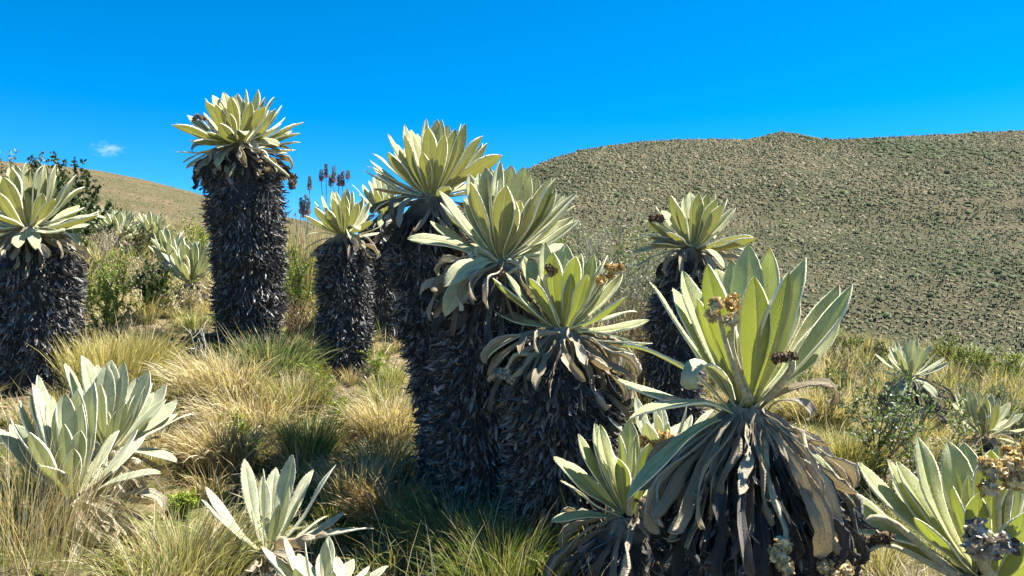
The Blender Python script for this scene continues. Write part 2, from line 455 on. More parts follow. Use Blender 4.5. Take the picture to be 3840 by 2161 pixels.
# ---------------------------------------------------------------- leaf meshes
PROF_V = np.array([0, .06, .15, .28, .42, .54, .64, .74, .83, .90, .95, .98, 1.0])
PROF_W = np.array([.46, .36, .36, .50, .74, .92, 1.0, .98, .84, .60, .36, .18, .02])
PROF_WD = np.array([.55, .50, .55, .66, .84, .78, .96, 1.0, .80, .86, .55, .34, .05])
COLS = np.array([-.90, -1.0, -.86, -.55, -.25, -.08, 0, .08, .25, .55, .86, 1.0, .90])
def leaf_mesh(name, mat, width, bend=.2, tip=0., fold=.12, wave=.0, wfreq=2., twist=0., roll=0., dead=False, phase=0., ribd=.10, lat=0.):
    vs = PROF_V; R = len(vs); nC = len(COLS)
    wp = PROF_WD if dead else PROF_W
    fine = np.linspace(0, 1, 121)
    th = bend * (fine - .5) * 2 + tip * np.clip((fine - .7) / .3, 0, 1) ** 1.5
    lt = lat * np.sin(fine * np.pi * 1.6 + phase)
    dy, dz, dx = np.cos(th) * np.cos(lt), np.sin(th), np.sin(lt)
    cy, cz, cx = (np.r_[0, np.cumsum((q[1:] + q[:-1]) / 2)] / 120 for q in (dy, dz, dx))
    V = np.zeros((R, nC, 3)); UVs = np.zeros((R, nC, 2))
    for i, v in enumerate(vs):
        t = np.interp(v, fine, th); c = np.array([np.interp(v, fine, cx), np.interp(v, fine, cy), np.interp(v, fine, cz)])
        Nn = np.array([0, -math.sin(t), math.cos(t)]); Xx = np.array([1., 0, 0])
        a = twist * v
        Xr = Xx * math.cos(a) + Nn * math.sin(a); Nr = Nn * math.cos(a) - Xx * math.sin(a)
        w = width * .5 * wp[i]
        for j, u in enumerate(COLS):
            lip = j in (0, nC - 1)
            au = abs(u)
            if roll:                                   # blade rolled up like a dry leaf
                ang = u * roll * (.4 + .6 * v)
                rad = w / max(roll, .01)
                off = math.sin(ang) * rad; z = (1 - math.cos(ang)) * rad * (1 if roll > 0 else 1)
            else:
                off = u * w; z = fold * au * w
            z += wave * width * math.sin(wfreq * 6.283 * v + phase + (1.3 if u > 0 else 0)) * au ** 2 * min(1, v * 3)
            if not lip: z -= ribd * width * math.exp(-(u / .10) ** 2) * (1 - .75 * v) * (.4 + .6 * min(1, wp[i]))
            else: z -= .075 * width * min(1, wp[i] + .2)
            V[i, j] = c + Xr * off + Nr * z
            UVs[i, j] = ((u if not lip else np.sign(u)) * .5 + .5, v)
    tipv = V[-1].mean(0); Ln = np.linalg.norm(tipv)
    yv = tipv / Ln
    z0 = np.array([0, 0, 1.]); zv = z0 - z0.dot(yv) * yv; zv /= np.linalg.norm(zv); xv = np.cross(yv, zv)
    V = V @ np.stack([xv, yv, zv], 1) / Ln
    Ii = np.arange(R * nC).reshape(R, nC)
    Q = np.stack([Ii[:-1, :-1], Ii[:-1, 1:], Ii[1:, 1:], Ii[1:, :-1]], -1).reshape(-1, 4)
    V2, Q2, U2 = [V.reshape(-1, 3)], [Q], [UVs.reshape(-1, 2)]
    if not dead:                                       # woolly fringe on both margins
        fr = np.random.default_rng(int(width * 1000) + int(phase * 10)); n0 = V.size // 3
        for j, sg in ((1, -1), (nC - 2, 1)):
            edge = V[:, j]; inner = V[:, j + (1 if sg < 0 else -1)]
            for v in np.sort(fr.uniform(.02, .995, 80)):
                e = np.array([np.interp(v, vs, edge[:, q]) for q in range(3)]); ii = np.array([np.interp(v, vs, inner[:, q]) for q in range(3)])
                o = e - ii; o = o / max(np.linalg.norm(o), 1e-6)
                h = o * fr.uniform(.4, 1) + np.array([0, fr.uniform(-.3, .9), 0]) + fr.normal(size=3) * .5
                h = h / np.linalg.norm(h) * fr.uniform(.008, .017); wv = np.array([0, .0022, 0])
                e = e - o * .002
                V2.append(np.array([e - wv, e + wv, e + h + wv * .3, e + h - wv * .3])); U2.append(np.tile([[.5 + .5 * sg, v]], (4, 1)))
                Q2.append(np.array([[n0, n0 + 1, n0 + 2, n0 + 3]])); n0 += 4
    return mesh_np(name, np.concatenate(V2), np.concatenate(Q2), mat, uv=np.concatenate(U2))

FRESH = {}
def fresh_set(key, mat, width):
    L = []
    for k, (b, tp, fo, wv, tw) in enumerate([(.22, .1, .18, .02, .1), (.12, -.25, .10, .03, -.15), (.30, .0, .25, .015, .0), (.02, -.35, .05, .04, .2),
                                             (.18, .15, .32, .02, -.25), (.35, -.2, .15, .03, .3), (.08, .25, .20, .025, -.1), (.26, -.45, .12, .045, .15)]):
        L.append(leaf_mesh('leaf', mat, width * (.92 + .04 * (k % 5)), b, tp, fo, wv, 1.5 + .4 * (k % 3), tw, phase=k * 1.7, lat=.05 * (-1) ** k))
    FRESH[key] = L
for nm, mt in (('g', M_LEAF), ('p', M_LEAFP), ('v', M_LEAFG)):
    for w in (.17, .21, .25): fresh_set((nm, w), mt, w)
DROOP = {nm: [leaf_mesh('leaf', mt, .23, -b, -.25, .1, .05, 1.7, tw, phase=b * 9) for b, tw in ((.25, .2), (.4, -.3), (.55, .15))] for nm, mt in (('g', M_LEAF), ('p', M_LEAFP), ('v', M_LEAFG))}
DEAD = {}
for nm, mt in (('tan', M_TAN), ('brown', M_BROWN), ('grey', M_GREY), ('dark', M_DARK)):
    L = []
    for k in range(9):
        r = random.Random(k * 7 + 3)
        L.append(leaf_mesh('dead_leaf', mt, r.uniform(.15, .25), r.uniform(-.6, .1), r.choice([-1.4, 1.2, 1.9, -.7, .5]), r.uniform(-.2, .4), r.uniform(.10, .24),
                           r.uniform(1.3, 3.2), r.uniform(-2.2, 2.2), roll=r.choice([.9, 1.4, 1.9, 2.5, 0]), dead=True, phase=r.uniform(0, 6), ribd=.07, lat=r.uniform(-.6, .6)))
    DEAD[nm] = L
CURL = {nm: leaf_mesh('dead_leaf', mt, .16, -.9, -2.6, .3, .08, 1.5, .3, roll=1.3, dead=True, phase=1.) for nm, mt in (('tan', M_TAN), ('p', M_LEAFP))}
# small thatch pieces
PIECE = []
for k in range(10):
    V, Q = strips(np.zeros((1, 3)), [0, 1, 0], [0, 0, 1], 1.0, U(.06, .12), U(0, .3), U(-.6, 2.6), U(-.7, .7), U(-2.8, 2.8), segs=6, fold=U(.2, .6))
    g = (.05, .09, .04, .2, .12, .3, .06, .24, .05, .38)[k]; c = np.array([g, g * .97, g * 1.0])
    PIECE.append(mesh_np('dead_leaf', V, Q, M_THATCH, np.tile(c, (V.size // 3, 1))))

def place_leaf(parent, name, me, B, T, adax, root, twist=0., wscale=1.):
    Yv = (T - B); Ln = Yv.length; Yv = Yv / Ln
    Zv = adax - adax.dot(Yv) * Yv
    if Zv.length < 1e-4: Zv = Vector((0, -1, 0)) - Vector((0, -1, 0)).dot(Yv) * Yv
    Zv.normalize(); Xv = Yv.cross(Zv)
    if twist:
        Rm = Matrix.Rotation(twist, 3, Yv); Xv = Rm @ Xv; Zv = Rm @ Zv
    o = bpy.data.objects.new(name, me)
    COL.objects.link(o); o.parent = parent
    m = Matrix.Identity(4)
    for i in range(3):
        m[i][0] = Xv[i] * Ln * wscale; m[i][1] = Yv[i] * Ln; m[i][2] = Zv[i] * Ln; m[i][3] = B[i] - root[i]
    o.matrix_basis = m
    return o

def flower(parent, root, pts, kind='yellow', size=.035, r=.006, seed=0, stem_col=(.50, .47, .30)):
    rs = np.random.default_rng(seed)
    pts = np.array([tuple(p) for p in pts], float)
    # smooth the stalk
    tt = np.linspace(0, 1, 10); k = np.linspace(0, 1, len(pts))
    pp = np.stack([np.interp(tt, k, pts[:, i]) for i in range(3)], 1)
    pp[1:-1] = (pp[:-2] + pp[1:-1] * 2 + pp[2:]) / 4
    V, Q = tube(pp - np.array(root), np.linspace(r * 1.3, r * .8, 10), 6)
    st = obj('flower_stem', mesh_np('flower_stem', V, Q, M_FLOWER, np.tile(np.array(stem_col), (len(V), 1))), parent)
    end = pp[-1] - np.array(root); dr = nrm((pp[-1] - pp[-2])[None])[0]
    bag = Bag()
    pal = {'yellow': [(.66, .50, .17), (.42, .22, .06), (.76, .68, .42)], 'tan': [(.68, .55, .28), (.76, .66, .42), (.46, .30, .11)],
           'dark': [(.10, .06, .035), (.17, .10, .05), (.32, .26, .18)], 'grey': [(.48, .45, .40), (.60, .54, .42), (.18, .13, .09)]}[kind]
    nh = 4
    for h in range(nh):
        c = end + dr * size * .4 + rs.normal(size=3) * size * .5
        n = 54
        d = nrm(rs.normal(size=(n, 3)) + dr * .5); o = rs.normal(size=(n, 3))
        V, Q = strips(c + d * size * .30, d, o, size * rs.uniform(.25, .62, n), size * rs.uniform(.09, .24, n), 0, rs.uniform(-2.6, 2.6, n), 0, rs.uniform(-1, 1, n), segs=4, cols=3)
        cc = np.array([pal[i] for i in rs.choice(3, n, p=[.5, .25, .25])]) * rs.uniform(.7, 1.2, (n, 1))
        bag.add(V, Q, rep_col(cc, V))
        for s in np.linspace(.1, 1, 1):                # solid heart of the head
            th = np.linspace(.05, math.pi - .05, 6)
            Vt, Qt = tube(np.stack([c + dr * (-math.cos(a)) * size * .45 for a in th]), np.sin(th) * size * .45, 8)
            bag.add(Vt, Qt, np.array(pal[1]) * .8)
    obj('flower_head', bag.mesh('flower_head', M_FLOWER), st)
    return st

# ---------------------------------------------------------------- frailejon plants
TRUNKS = []      # (x, y, radius) on the ground, keeps grass out of the stems
def frailejon(label, base, centre, Lf, zone=None, tips='', droop='', dead='', w=.21, tone='g', R=.24, Rb=None, stem=.05, skirt=.22, nskirt=36,
              nthatch=1500, npiece=110, backfill=14, bud=9, lean=(0, 0), mids=(), tones=('tan', 'brown', 'grey', 'dark'), group=None, dl=.75, thatch_v=1.0,
              auto=0, al0=78, dw=1.0, sw=1.0, el=(85, 8), spread=1., axis_dir=None, seed=None, dead_short=1.0, front_bias=0.):
    rs = np.random.default_rng(seed if seed is not None else abs(hash(label[:7])) % 1000 if False else len(label) * 37 + int(centre.x * 100) % 97)
    rr = random.Random(int(rs.integers(1 << 30)))
    Rb = Rb or R * .8
    root = empty('frailejon', base)
    tag(root, label, 'frailejon plant', group)
    C = centre
    pts = [np.array(base) - np.array((0, 0, .12))] + [np.array(m) for m in mids] + [np.array(C)]
    pts = np.array(pts)
    seg = np.r_[0, np.cumsum(np.linalg.norm(np.diff(pts, axis=0), axis=1))]; H = seg[-1]
    def ax(s):                                        # s = distance below the rosette
        q = np.clip(H - np.asarray(s, float), 0, H)
        return np.stack([np.interp(q, seg, pts[:, i]) for i in range(3)], -1)
    A = Vector(pts[-1] - pts[-2]).normalized() if axis_dir is None else Vector(axis_dir).normalized()
    def rad(s):
        s = np.asarray(s, float)
        r1 = np.interp(s, [0, skirt * .35, skirt * .7, skirt, skirt * 1.25, H], [stem, stem + (R - stem) * .42, R * .84, R, R, Rb])
        return r1 * (1 + .05 * np.sin(s * 17 + C.x * 9))
    # trunk core and its thatch
    ss = np.linspace(H, 0, 26)
    V, Q = tube(ax(ss) - np.array(base), np.maximum(rad(ss) * .88, .012), 14)
    V += rs.normal(size=V.shape) * .008
    cc = np.tile(np.array((.022, .020, .022)), (len(V), 1)); 
    topm = np.repeat(np.clip(1 - ss / (skirt * .6), 0, 1), 14)[:, None]
    cc = cc * (1 - topm) + np.array((.30, .25, .18)) * topm
    trunk = obj('trunk', mesh_np('trunk', V, Q, M_THATCH, cc), root)
    def surf(n, s0, s1, front=False):
        s = s0 + (s1 - s0) * rs.random(n) ** .9
        ph = rs.uniform(0, 2 * np.pi, n)
        if front:
            ph = rs.normal(-np.pi / 2, .85, n)
        o = np.stack([np.cos(ph), np.sin(ph), np.zeros(n)], 1)
        a = ax(s); a2 = ax(s + .02); d = nrm(a2 - a + 1e-9 * np.array([0, 0, -1]))
        o = nrm(o - (o * d).sum(1, keepdims=True) * d)
        return s, a + o * (rad(s) * .86)[:, None], d, o
    nthatch = int(nthatch * 2.6)
    if H > skirt * 1.1 and nthatch:
        s, b, d, o = surf(nthatch, skirt * .55, H)
        d = nrm(d + rs.normal(size=d.shape) * .38)
        Lg = rs.uniform(.04, .105, nthatch) * thatch_v; Wd = rs.uniform(.0025, .0085, nthatch)
        V, Q = strips(b - np.array(base), d, o, Lg, Wd, rs.uniform(.1, .95, nthatch), rs.uniform(-.9, 2.6, nthatch), rs.uniform(-1.1, 1.1, nthatch), rs.uniform(-2.8, 2.8, nthatch), segs=5, fold=.6)
        g = (.03 + .42 * rs.random((nthatch, 1)) ** 2.6) * (1 + .5 * (rs.random((nthatch, 1)) > .88)); c = g * np.array([[1.0, .96, .95]]) * (1 - .12 * rs.random((nthatch, 1)) * np.array([[0, .4, 1]]))
        th = obj('dead_leaf_thatch', mesh_np('dead_leaf_thatch', V, Q, M_THATCH, rep_col(c, V)), trunk)
        th['kind'] = 'stuff'
    if npiece and H > skirt * 1.1:
        s, b, d, o = surf(npiece, skirt * .8, H, True)
        for i in range(npiece):
            dd = Vector(nrm(d[i] + o[i] * rs.uniform(.2, .9) + rs.normal(size=3) * .22))
            place_leaf(root, 'dead_leaf', PIECE[rs.integers(10)], Vector(b[i]), Vector(b[i]) + dd * rs.uniform(.045, .095) * thatch_v, Vector(o[i]), base, rs.uniform(-.8, .8))
    # collar of dead leaves
    e1 = A.orthogonal().normalized(); e2 = A.cross(e1)
    for i in range(nskirt):
        f = (i + rs.random()) / nskirt
        ph = i * 2.39996 + rs.normal() * .25
        ro = e1 * math.cos(ph) + e2 * math.sin(ph)
        off = f * skirt * .75
        al = math.radians(al0 - (al0 - 14) * f ** .6 + rs.normal() * 9)
        slope = math.atan2(float(rad(off + .12)) - float(rad(off)), .12)
        al = max(al, slope + math.radians(5 + rs.normal() * 4))
        B = Vector(ax(off)) + ro * float(rad(off)) * .92
        ln = Lf * dl * rs.uniform(.75, 1.15) * (1.05 - .35 * f)
        dirn = (-A) * math.cos(al) + ro * math.sin(al) + Vector((0, 0, -.12))
        q = f + rs.normal() * .13
        nm = tones[0] if q < .36 else tones[1] if q < .5 else tones[2] if q < .74 else tones[3]
        place_leaf(root, 'dead_leaf', DEAD[nm][rs.integers(9)], B, B + dirn.normalized() * ln, ro * math.cos(al) + A * math.sin(al), base, rs.normal() * .6, rs.uniform(.55, .95) * sw)
    # living leaves
    def tip_pt(x, y, s, Lx):
        if zone: px, py = zone[0] + x * zone[2], zone[1] + y * zone[2]
        else: px, py = Z26(x, y)
        r = ray(px, py).normalized(); o = Vector((0, 0, EYE)); oc = C - o
        tc = oc.dot(r); perp2 = oc.length_squared - tc * tc
        if s == '0' or perp2 >= Lx * Lx * .97: return o + r * (tc + rr.uniform(-.12, .12) * Lx)
        h = math.sqrt(Lx * Lx - perp2)
        return o + r * (tc + (-h if s.startswith('+') else h))
    def parse(st):
        for tok in st.split():
            q = tok.split(','); yield float(q[0]), float(q[1]), (q[2] if len(q) > 2 else '0')
    pool = FRESH[(tone, w)]
    for x, y, s in parse(tips):
        Lx = Lf * (.78 if s == '++' else .9 if s == '+' else 1.0)
        T = tip_pt(x, y, s, Lx)
        dv = (T - C).normalized(); lat = dv - dv.dot(A) * A
        B = C + lat * stem * .8 - A * rr.uniform(0, .03) * (1 - dv.dot(A))
        place_leaf(root, 'leaf', rr.choice(pool), B, T, A, base, rr.gauss(0, .16), rr.uniform(.92, 1.1))
    for x, y, s in parse(droop):
        T = tip_pt(x, y, s, Lf * .92)
        dv = (T - C).normalized(); lat = dv - dv.dot(A) * A
        place_leaf(root, 'leaf', rr.choice(DROOP[tone]), C + lat * stem * .8 - A * .02, T, A + lat * .3, base, rr.gauss(0, .2), dw * rr.uniform(.9, 1.05))
    for x, y, s in parse(dead):
        T = tip_pt(x, y, s, Lf * .9)
        dv = (T - C).normalized(); lat = dv - dv.dot(A) * A
        place_leaf(root, 'dead_leaf', rr.choice(DEAD['tan']), C + lat * stem * .9 - A * .03, T, A + lat * .6, base, rr.gauss(0, .3))
    for i in range(auto):                              # whole rosette by spiral
        f = (i + .5) / auto
        ph = i * 2.39996 + rs.normal() * .15
        e = math.radians(el[0] + (el[1] - el[0]) * f ** .9 + rs.normal() * 5)
        ro = e1 * math.cos(ph) + e2 * math.sin(ph)
        dv = A * math.sin(e) + ro * math.cos(e) * spread
        ln = Lf * (.72 + .3 * math.sin(math.pi * min(1, f * 1.3 + .12))) * rs.uniform(.9, 1.08)
        B = C + ro * stem * .7 * f
        place_leaf(root, 'leaf', pool[rs.integers(len(pool))], B, B + dv.normalized() * ln, A, base, rs.normal() * .2, rs.uniform(.9, 1.1))
    back = Vector((C.x, C.y, 0)).normalized()          # leaves on the far side and the young heart
    side = back.cross(Vector((0, 0, 1)))
    for i in range(backfill):
        az = (i + rs.random()) / backfill * 2.6 - 1.3
        ho = back * math.cos(az) + side * math.sin(az)
        e = math.radians(rs.uniform(5, 58))
        dv = A * math.sin(e) + ho * math.cos(e)
        B = C + (ho - ho.dot(A) * A) * stem * .6
        place_leaf(root, 'leaf', pool[rs.integers(len(pool))], B, B + dv.normalized() * Lf * rs.uniform(.75, .95), A, base, rs.normal() * .2)
    for i in range(bud):
        ph = i * 2.39996; e = math.radians(rs.uniform(62, 84))
        ro = e1 * math.cos(ph) + e2 * math.sin(ph)
        dv = A * math.sin(e) + ro * math.cos(e)
        place_leaf(root, 'leaf', pool[rs.integers(len(pool))], C + ro * .01, C + dv * Lf * rs.uniform(.45, .8), A, base, rs.normal() * .2)
    TRUNKS.append((base.x, base.y, Rb))
    return root

def on_ground(x, y, d):
    v = PV(x, y, d); return Vector((v.x, v.y, G(v.x, v.y)))
ZA = (0, 540, 960 / 1547); ZB = (640, 300, 800 / 1055); ZC = (1100, 500, 400 / 725); ZD = (1300, 400, 1200 / 1582)
ZH = (2300, 650, 1000 / 1450); ZI = (2000, 1350, 1300 / 2324); ZJ = (2950, 1200, 890 / 1343); ZM = (0, 1250, 1500 / 2387)
def zp(z, x, y, d): return P(z[0] + x * z[2], z[1] + y * z[2], d)

# A: thick stem cut by the left edge
cA = zp(ZA, 165, 505, 4.9)
pA = frailejon('stout frailejon on a wide grey-black stem, behind the low pale twin-headed clump',
          on_ground(88, 965, 5.0), cA, .43, ZA,
          '-35,170,- 60,135,- 90,122,- 160,112,- 185,145,+ 260,130,+ 272,122,- 340,122,- 352,150,- 462,182,- 512,260,- 430,292,++ 255,298,++ 480,370,- 600,405,0 -10,290,+ -70,230,- -110,330,0 -130,420,0 70,140,+ 20,200,+ 320,190,- 410,230,-',
          droop='645,455,0 480,612,+ 215,640,+ -60,560,0 110,630,+', dead='500,650,+ 290,690,+ 80,700,+ 420,640,+', w=.25, R=.285, Rb=.25, stem=.07, skirt=.24, nskirt=54, nthatch=2600, npiece=160, backfill=20,
          mids=[PV(92, 760, 4.95)], tones=('tan', 'tan', 'grey', 'dark'), dl=.7, thatch_v=.95, auto=18, el=(26, -18))
# B: the tall one against the sky
cB = zp(ZB, 335, 320, 6.2)
pB = frailejon('tallest frailejon, straight black shaggy stem, dense round head standing against the blue sky',
          on_ground(625, 865, 6.2), cB, .52, ZB,
          '82,172,- 170,92,- 207,75,- 262,60,- 297,85,+ 330,65,- 372,47,- 432,47,- 467,85,+ 512,85,- 550,125,- 565,185,- 620,215,- 640,265,0 642,310,0 85,240,0 92,300,0 172,105,+ 222,122,+ 290,165,++ 397,108,+ 520,140,+ 180,258,+ 490,200,+ 350,90,- 110,210,- 600,250,-',
          droop='605,352,0 62,412,0 78,440,+ 370,275,++ 540,330,+ 230,430,+ 290,480,+', dead='600,470,+ 380,430,+ 330,500,+ 480,430,+ 440,480,+ 250,450,+ 300,520,+ 420,520,+ 520,455,+ 200,440,+ 360,470,++ 550,440,0', w=.21, R=.325, Rb=.25, stem=.09, skirt=.22, nskirt=60, nthatch=3000, npiece=170, backfill=30, bud=14,
          mids=[PV(628, 700, 6.2), PV(618, 500, 6.2)], tones=('tan', 'tan', 'brown', 'dark'), dl=.66, thatch_v=1.05, auto=26, el=(30, -34))
# C and the one behind it
cC = zp(ZC, 340, 690, 5.8)
pC = frailejon('slim dark-stemmed frailejon with a small loose head, between tallest and leaning black stems',
          on_ground(865, 935, 5.7), cC, .40, ZC,
          '72,560,0 145,500,+ 145,465,- 195,425,- 265,390,- 290,395,- 265,440,+ 365,375,- 350,415,+ 400,390,- 475,435,- 355,490,++ 372,410,- 540,595,+ 590,635,0 440,470,+ 230,520,+ 500,520,-',
          droop='75,715,0 75,800,0 380,712,++ 450,660,+', dead='560,860,+ 370,860,+ 480,780,+ 440,800,+', w=.21, R=.205, Rb=.185, stem=.05, skirt=.16, nskirt=30, nthatch=1800, npiece=110, backfill=12,
          mids=[PV(868, 760, 5.75)], tones=('tan', 'brown', 'dark', 'dark'), dl=.55, thatch_v=.95)
cC2 = zp(ZC, 620, 555, 7.0)
pC2 = frailejon('frailejon half hidden behind the leaning black stem, only its left leaves and dark stem showing',
          on_ground(958, 860, 7.1), cC2, .45, ZC, '400,350,0 470,345,- 512,320,- 550,285,- 560,380,+ 600,300,- 640,420,+ 700,330,- 760,400,- 680,300,-', droop='530,560,0 580,640,+',
          w=.21, R=.22, Rb=.2, stem=.06, skirt=.2, nskirt=24, nthatch=1300, npiece=40, backfill=8, mids=[PV(950, 720, 7.0)], dl=.5)
# D: head on the leaning stem
cD = zp(ZD, 422, 440, 4.3)
pD = frailejon('leaning black-stemmed frailejon, fan-shaped head higher than its two joined neighbours',
          on_ground(1160, 1285, 4.15), cD, .46, ZD,
          '205,135,- 120,230,0 85,312,0 130,300,- 205,225,+ 287,137,+ 287,90,- 317,115,- 347,135,- 395,60,- 402,100,+ 447,62,- 470,65,- 487,137,+ 375,225,++ 537,110,+ 567,85,- 587,85,- 617,180,- 675,145,- 695,180,+ 705,240,0 240,180,- 620,230,+ 500,90,-',
          droop='125,545,0 560,470,0 620,430,0', dead='190,560,+ 330,600,+ 500,600,+ 260,600,+', w=.21, R=.25, Rb=.24, stem=.07, skirt=.26, nskirt=52, nthatch=3000, npiece=170, backfill=16,
          mids=[PV(1165, 1050, 4.15), PV(1105, 760, 4.25), PV(1078, 600, 4.3)], tones=('brown', 'grey', 'grey', 'dark'), dl=.62, auto=8, el=(30, 0))
# E: middle head
cE = zp(ZD, 762, 748, 3.62)
pE = frailejon('broad-leaved frailejon in the joined trio, blue-grey leaf hanging down its black stem',
          on_ground(1215, 1295, 3.75), cE, .47, ZD,
          '612,375,+ 455,418,0 605,330,- 655,330,- 712,305,- 760,270,- 767,295,- 815,290,- 790,390,+ 827,455,++ 877,298,- 905,337,+ 1032,355,- 1010,350,- 1036,420,+ 1076,430,- 1137,432,- 1130,490,+ 1147,560,0 690,300,- 940,350,- 840,330,-',
          droop='302,655,0 486,1040,+ 480,892,+', dead='360,930,0 420,1060,+ 640,960,+ 700,1000,+ 560,1010,+', w=.25, R=.235, Rb=.24, stem=.055, skirt=.27, nskirt=60, nthatch=2800, npiece=170, backfill=14,
          mids=[PV(1205, 1050, 3.75), PV(1225, 820, 3.7)], tones=('tan', 'brown', 'grey', 'dark'), dl=.66)
# F: right head of the trio
cF = zp(ZD, 1065, 1090, 3.4)
pF = frailejon('lowest frailejon of the joined trio, withered flower stalks in its head, tan leaves hanging',
          on_ground(1400, 1295, 3.45), cF, .40, ZD,
          '787,820,+ 902,850,+ 722,848,0 867,730,- 982,670,- 1052,708,- 1082,680,- 1102,715,- 1132,742,+ 1157,725,- 1190,830,++ 1222,730,- 1292,735,- 1312,765,- 1365,822,- 1376,942,+ 1496,1055,0 1462,1085,+ 1512,1170,0 1432,1225,+ 1020,720,+ 1250,760,-',
          droop='685,1268,+ 1430,1180,0', dead='1422,1350,+ 1300,1290,+ 1190,1280,+ 700,1360,+ 860,1230,+ 950,1220,+ 1100,1290,++', w=.25, tone='v', R=.262, Rb=.235, stem=.05, skirt=.26, nskirt=78, nthatch=2800, npiece=190, backfill=12,
          mids=[PV(1418, 1050, 3.43)], tones=('tan', 'brown', 'grey', 'dark'), dl=.82)
rF = pF.location
flower(pF, rF, [cF + Vector((-.02, -.03, .02)), zp(ZD, 1000, 960, 3.3), zp(ZD, 975, 850, 3.28), zp(ZD, 1010, 822, 3.27)], 'dark', .026, .010, 1)
flower(pF, rF, [cF + Vector((.02, .0, .02)), zp(ZD, 1200, 960, 3.4), zp(ZD, 1250, 870, 3.4)], 'yellow', .03, .006, 2)
flower(pF, rF, [cF + Vector((.03, .01, .02)), zp(ZD, 1230, 950, 3.45), zp(ZD, 1300, 820, 3.45)], 'yellow', .034, .006, 3)
flower(pE, pE.location, [cE + Vector((-.02, -.06, -.02)), zp(ZD, 690, 720, 3.5), zp(ZD, 640, 690, 3.48), zp(ZD, 632, 760, 3.48)], 'grey', .036, .010, 4)
flower(pE, pE.location, [cE + Vector((.04, -.05, -.02)), zp(ZD, 810, 760, 3.5), zp(ZD, 860, 790, 3.48), zp(ZD, 790, 830, 3.48)], 'dark', .03, .009, 5)
flower(pD, pD.location, [cD + Vector((.05, -.1, -.1)), zp(ZD, 530, 620, 4.1), zp(ZD, 530, 650, 4.08)], 'dark', .05, .01, 6)
flower(pF, rF, [cF + Vector((-.12, -.14, -.12)), zp(ZD, 830, 1220, 3.2), zp(ZD, 790, 1300, 3.2)], 'grey', .035, .008, 7)
flower(pB, pB.location, [cB + Vector((-.2, -.1, .1)), zp(ZB, 180, 230, 6.1), zp(ZB, 145, 190, 6.1)], 'dark', .032, .008, 8)
flower(pB, pB.location, [cB + Vector((.3, -.25, -.15)), zp(ZB, 540, 440, 5.9), zp(ZB, 600, 490, 5.9)], 'dark', .05, .012, 9)
# G
cG = zp(ZH, 435, 400, 5.3)
pG = frailejon('frailejon with flat side leaves and white hanging leaves, in front of grey twigs',
          on_ground(1712, 1085, 5.35), cG, .43, ZH,
          '182,255,0 232,180,- 312,120,+ 350,175,++ 387,130,- 415,100,- 465,110,+ 515,110,+ 552,100,- 620,140,- 665,185,- 590,170,+ 560,140,+ 260,200,-',
          droop='97,372,0 110,435,0 132,508,+ 158,562,+ 760,350,0 712,400,+ 780,462,0 600,520,+', dead='420,572,+ 482,582,+ 540,560,+ 370,560,+ 700,480,+ 300,560,+', w=.25, auto=10, el=(25, -10), R=.2, Rb=.17, stem=.055, skirt=.22, nskirt=36, nthatch=1500, npiece=60, backfill=12,
          mids=[PV(1690, 850, 5.35), PV(1725, 720, 5.3)], tones=('tan', 'tan', 'brown', 'dark'), dl=.6)
flower(pG, pG.location, [cG + Vector((-.1, -.05, .05)), zp(ZH, 280, 300, 5.25), zp(ZH, 235, 245, 5.25)], 'dark', .045, .01, 10)
# H: the near one
cH = zp(ZH, 715, 1262, 1.86)
bH = Vector((.62, 1.86, G(.62, 1.86)))
pH = frailejon('large green frailejon with yellow dried flower head, wide skirt of hanging grey leaves',
          bH, cH, .42, ZH,
          '195,592,0 322,625,- 377,532,- 512,492,+ 562,520,- 642,470,- 732,387,- 765,560,+ 847,402,- 952,540,+ 1046,455,- 1227,605,- 1302,605,0 600,640,-',
          droop='38,942,0 82,1345,+', dead='145,1345,0', w=.21, tone='v', R=.19, Rb=.18, stem=.042, skirt=.26, nskirt=230, al0=52, dw=.62, sw=.72, nthatch=2200, npiece=60, backfill=5, bud=5,
          mids=[PV(1885, 1400, 1.86)], tones=('tan', 'grey', 'dark', 'dark'), dl=.70)
rH = bH
flower(pH, rH, [cH + Vector((-.01, -.05, .02)), zp(ZH, 660, 1080, 1.74), zp(ZH, 600, 880, 1.70), zp(ZH, 575, 770, 1.69)], 'tan', .026, .006, 11)
flower(pH, rH, [cH + Vector((.0, -.05, .02)), zp(ZH, 640, 950, 1.73), zp(ZH, 660, 730, 1.71)], 'yellow', .024, .005, 12)
flower(pH, rH, [cH + Vector((.04, -.04, .02)), zp(ZH, 960, 1090, 1.75), zp(ZH, 980, 1020, 1.74), zp(ZH, 925, 1015, 1.74)], 'dark', .020, .008, 13)
flower(pH, rH, [cH + Vector((.03, -.06, -.06)), zp(ZI, 1560, 850, 1.66), zp(ZI, 1690, 1100, 1.6), zp(ZI, 1700, 1180, 1.58), zp(ZI, 1660, 1270, 1.58)], 'tan', .028, .006, 14)
flower(pH, rH, [cH + Vector((.12, -.06, -.06)), zp(ZI, 1940, 1150, 1.66), zp(ZI, 1990, 1350, 1.64)], 'tan', .026, .005, 15)
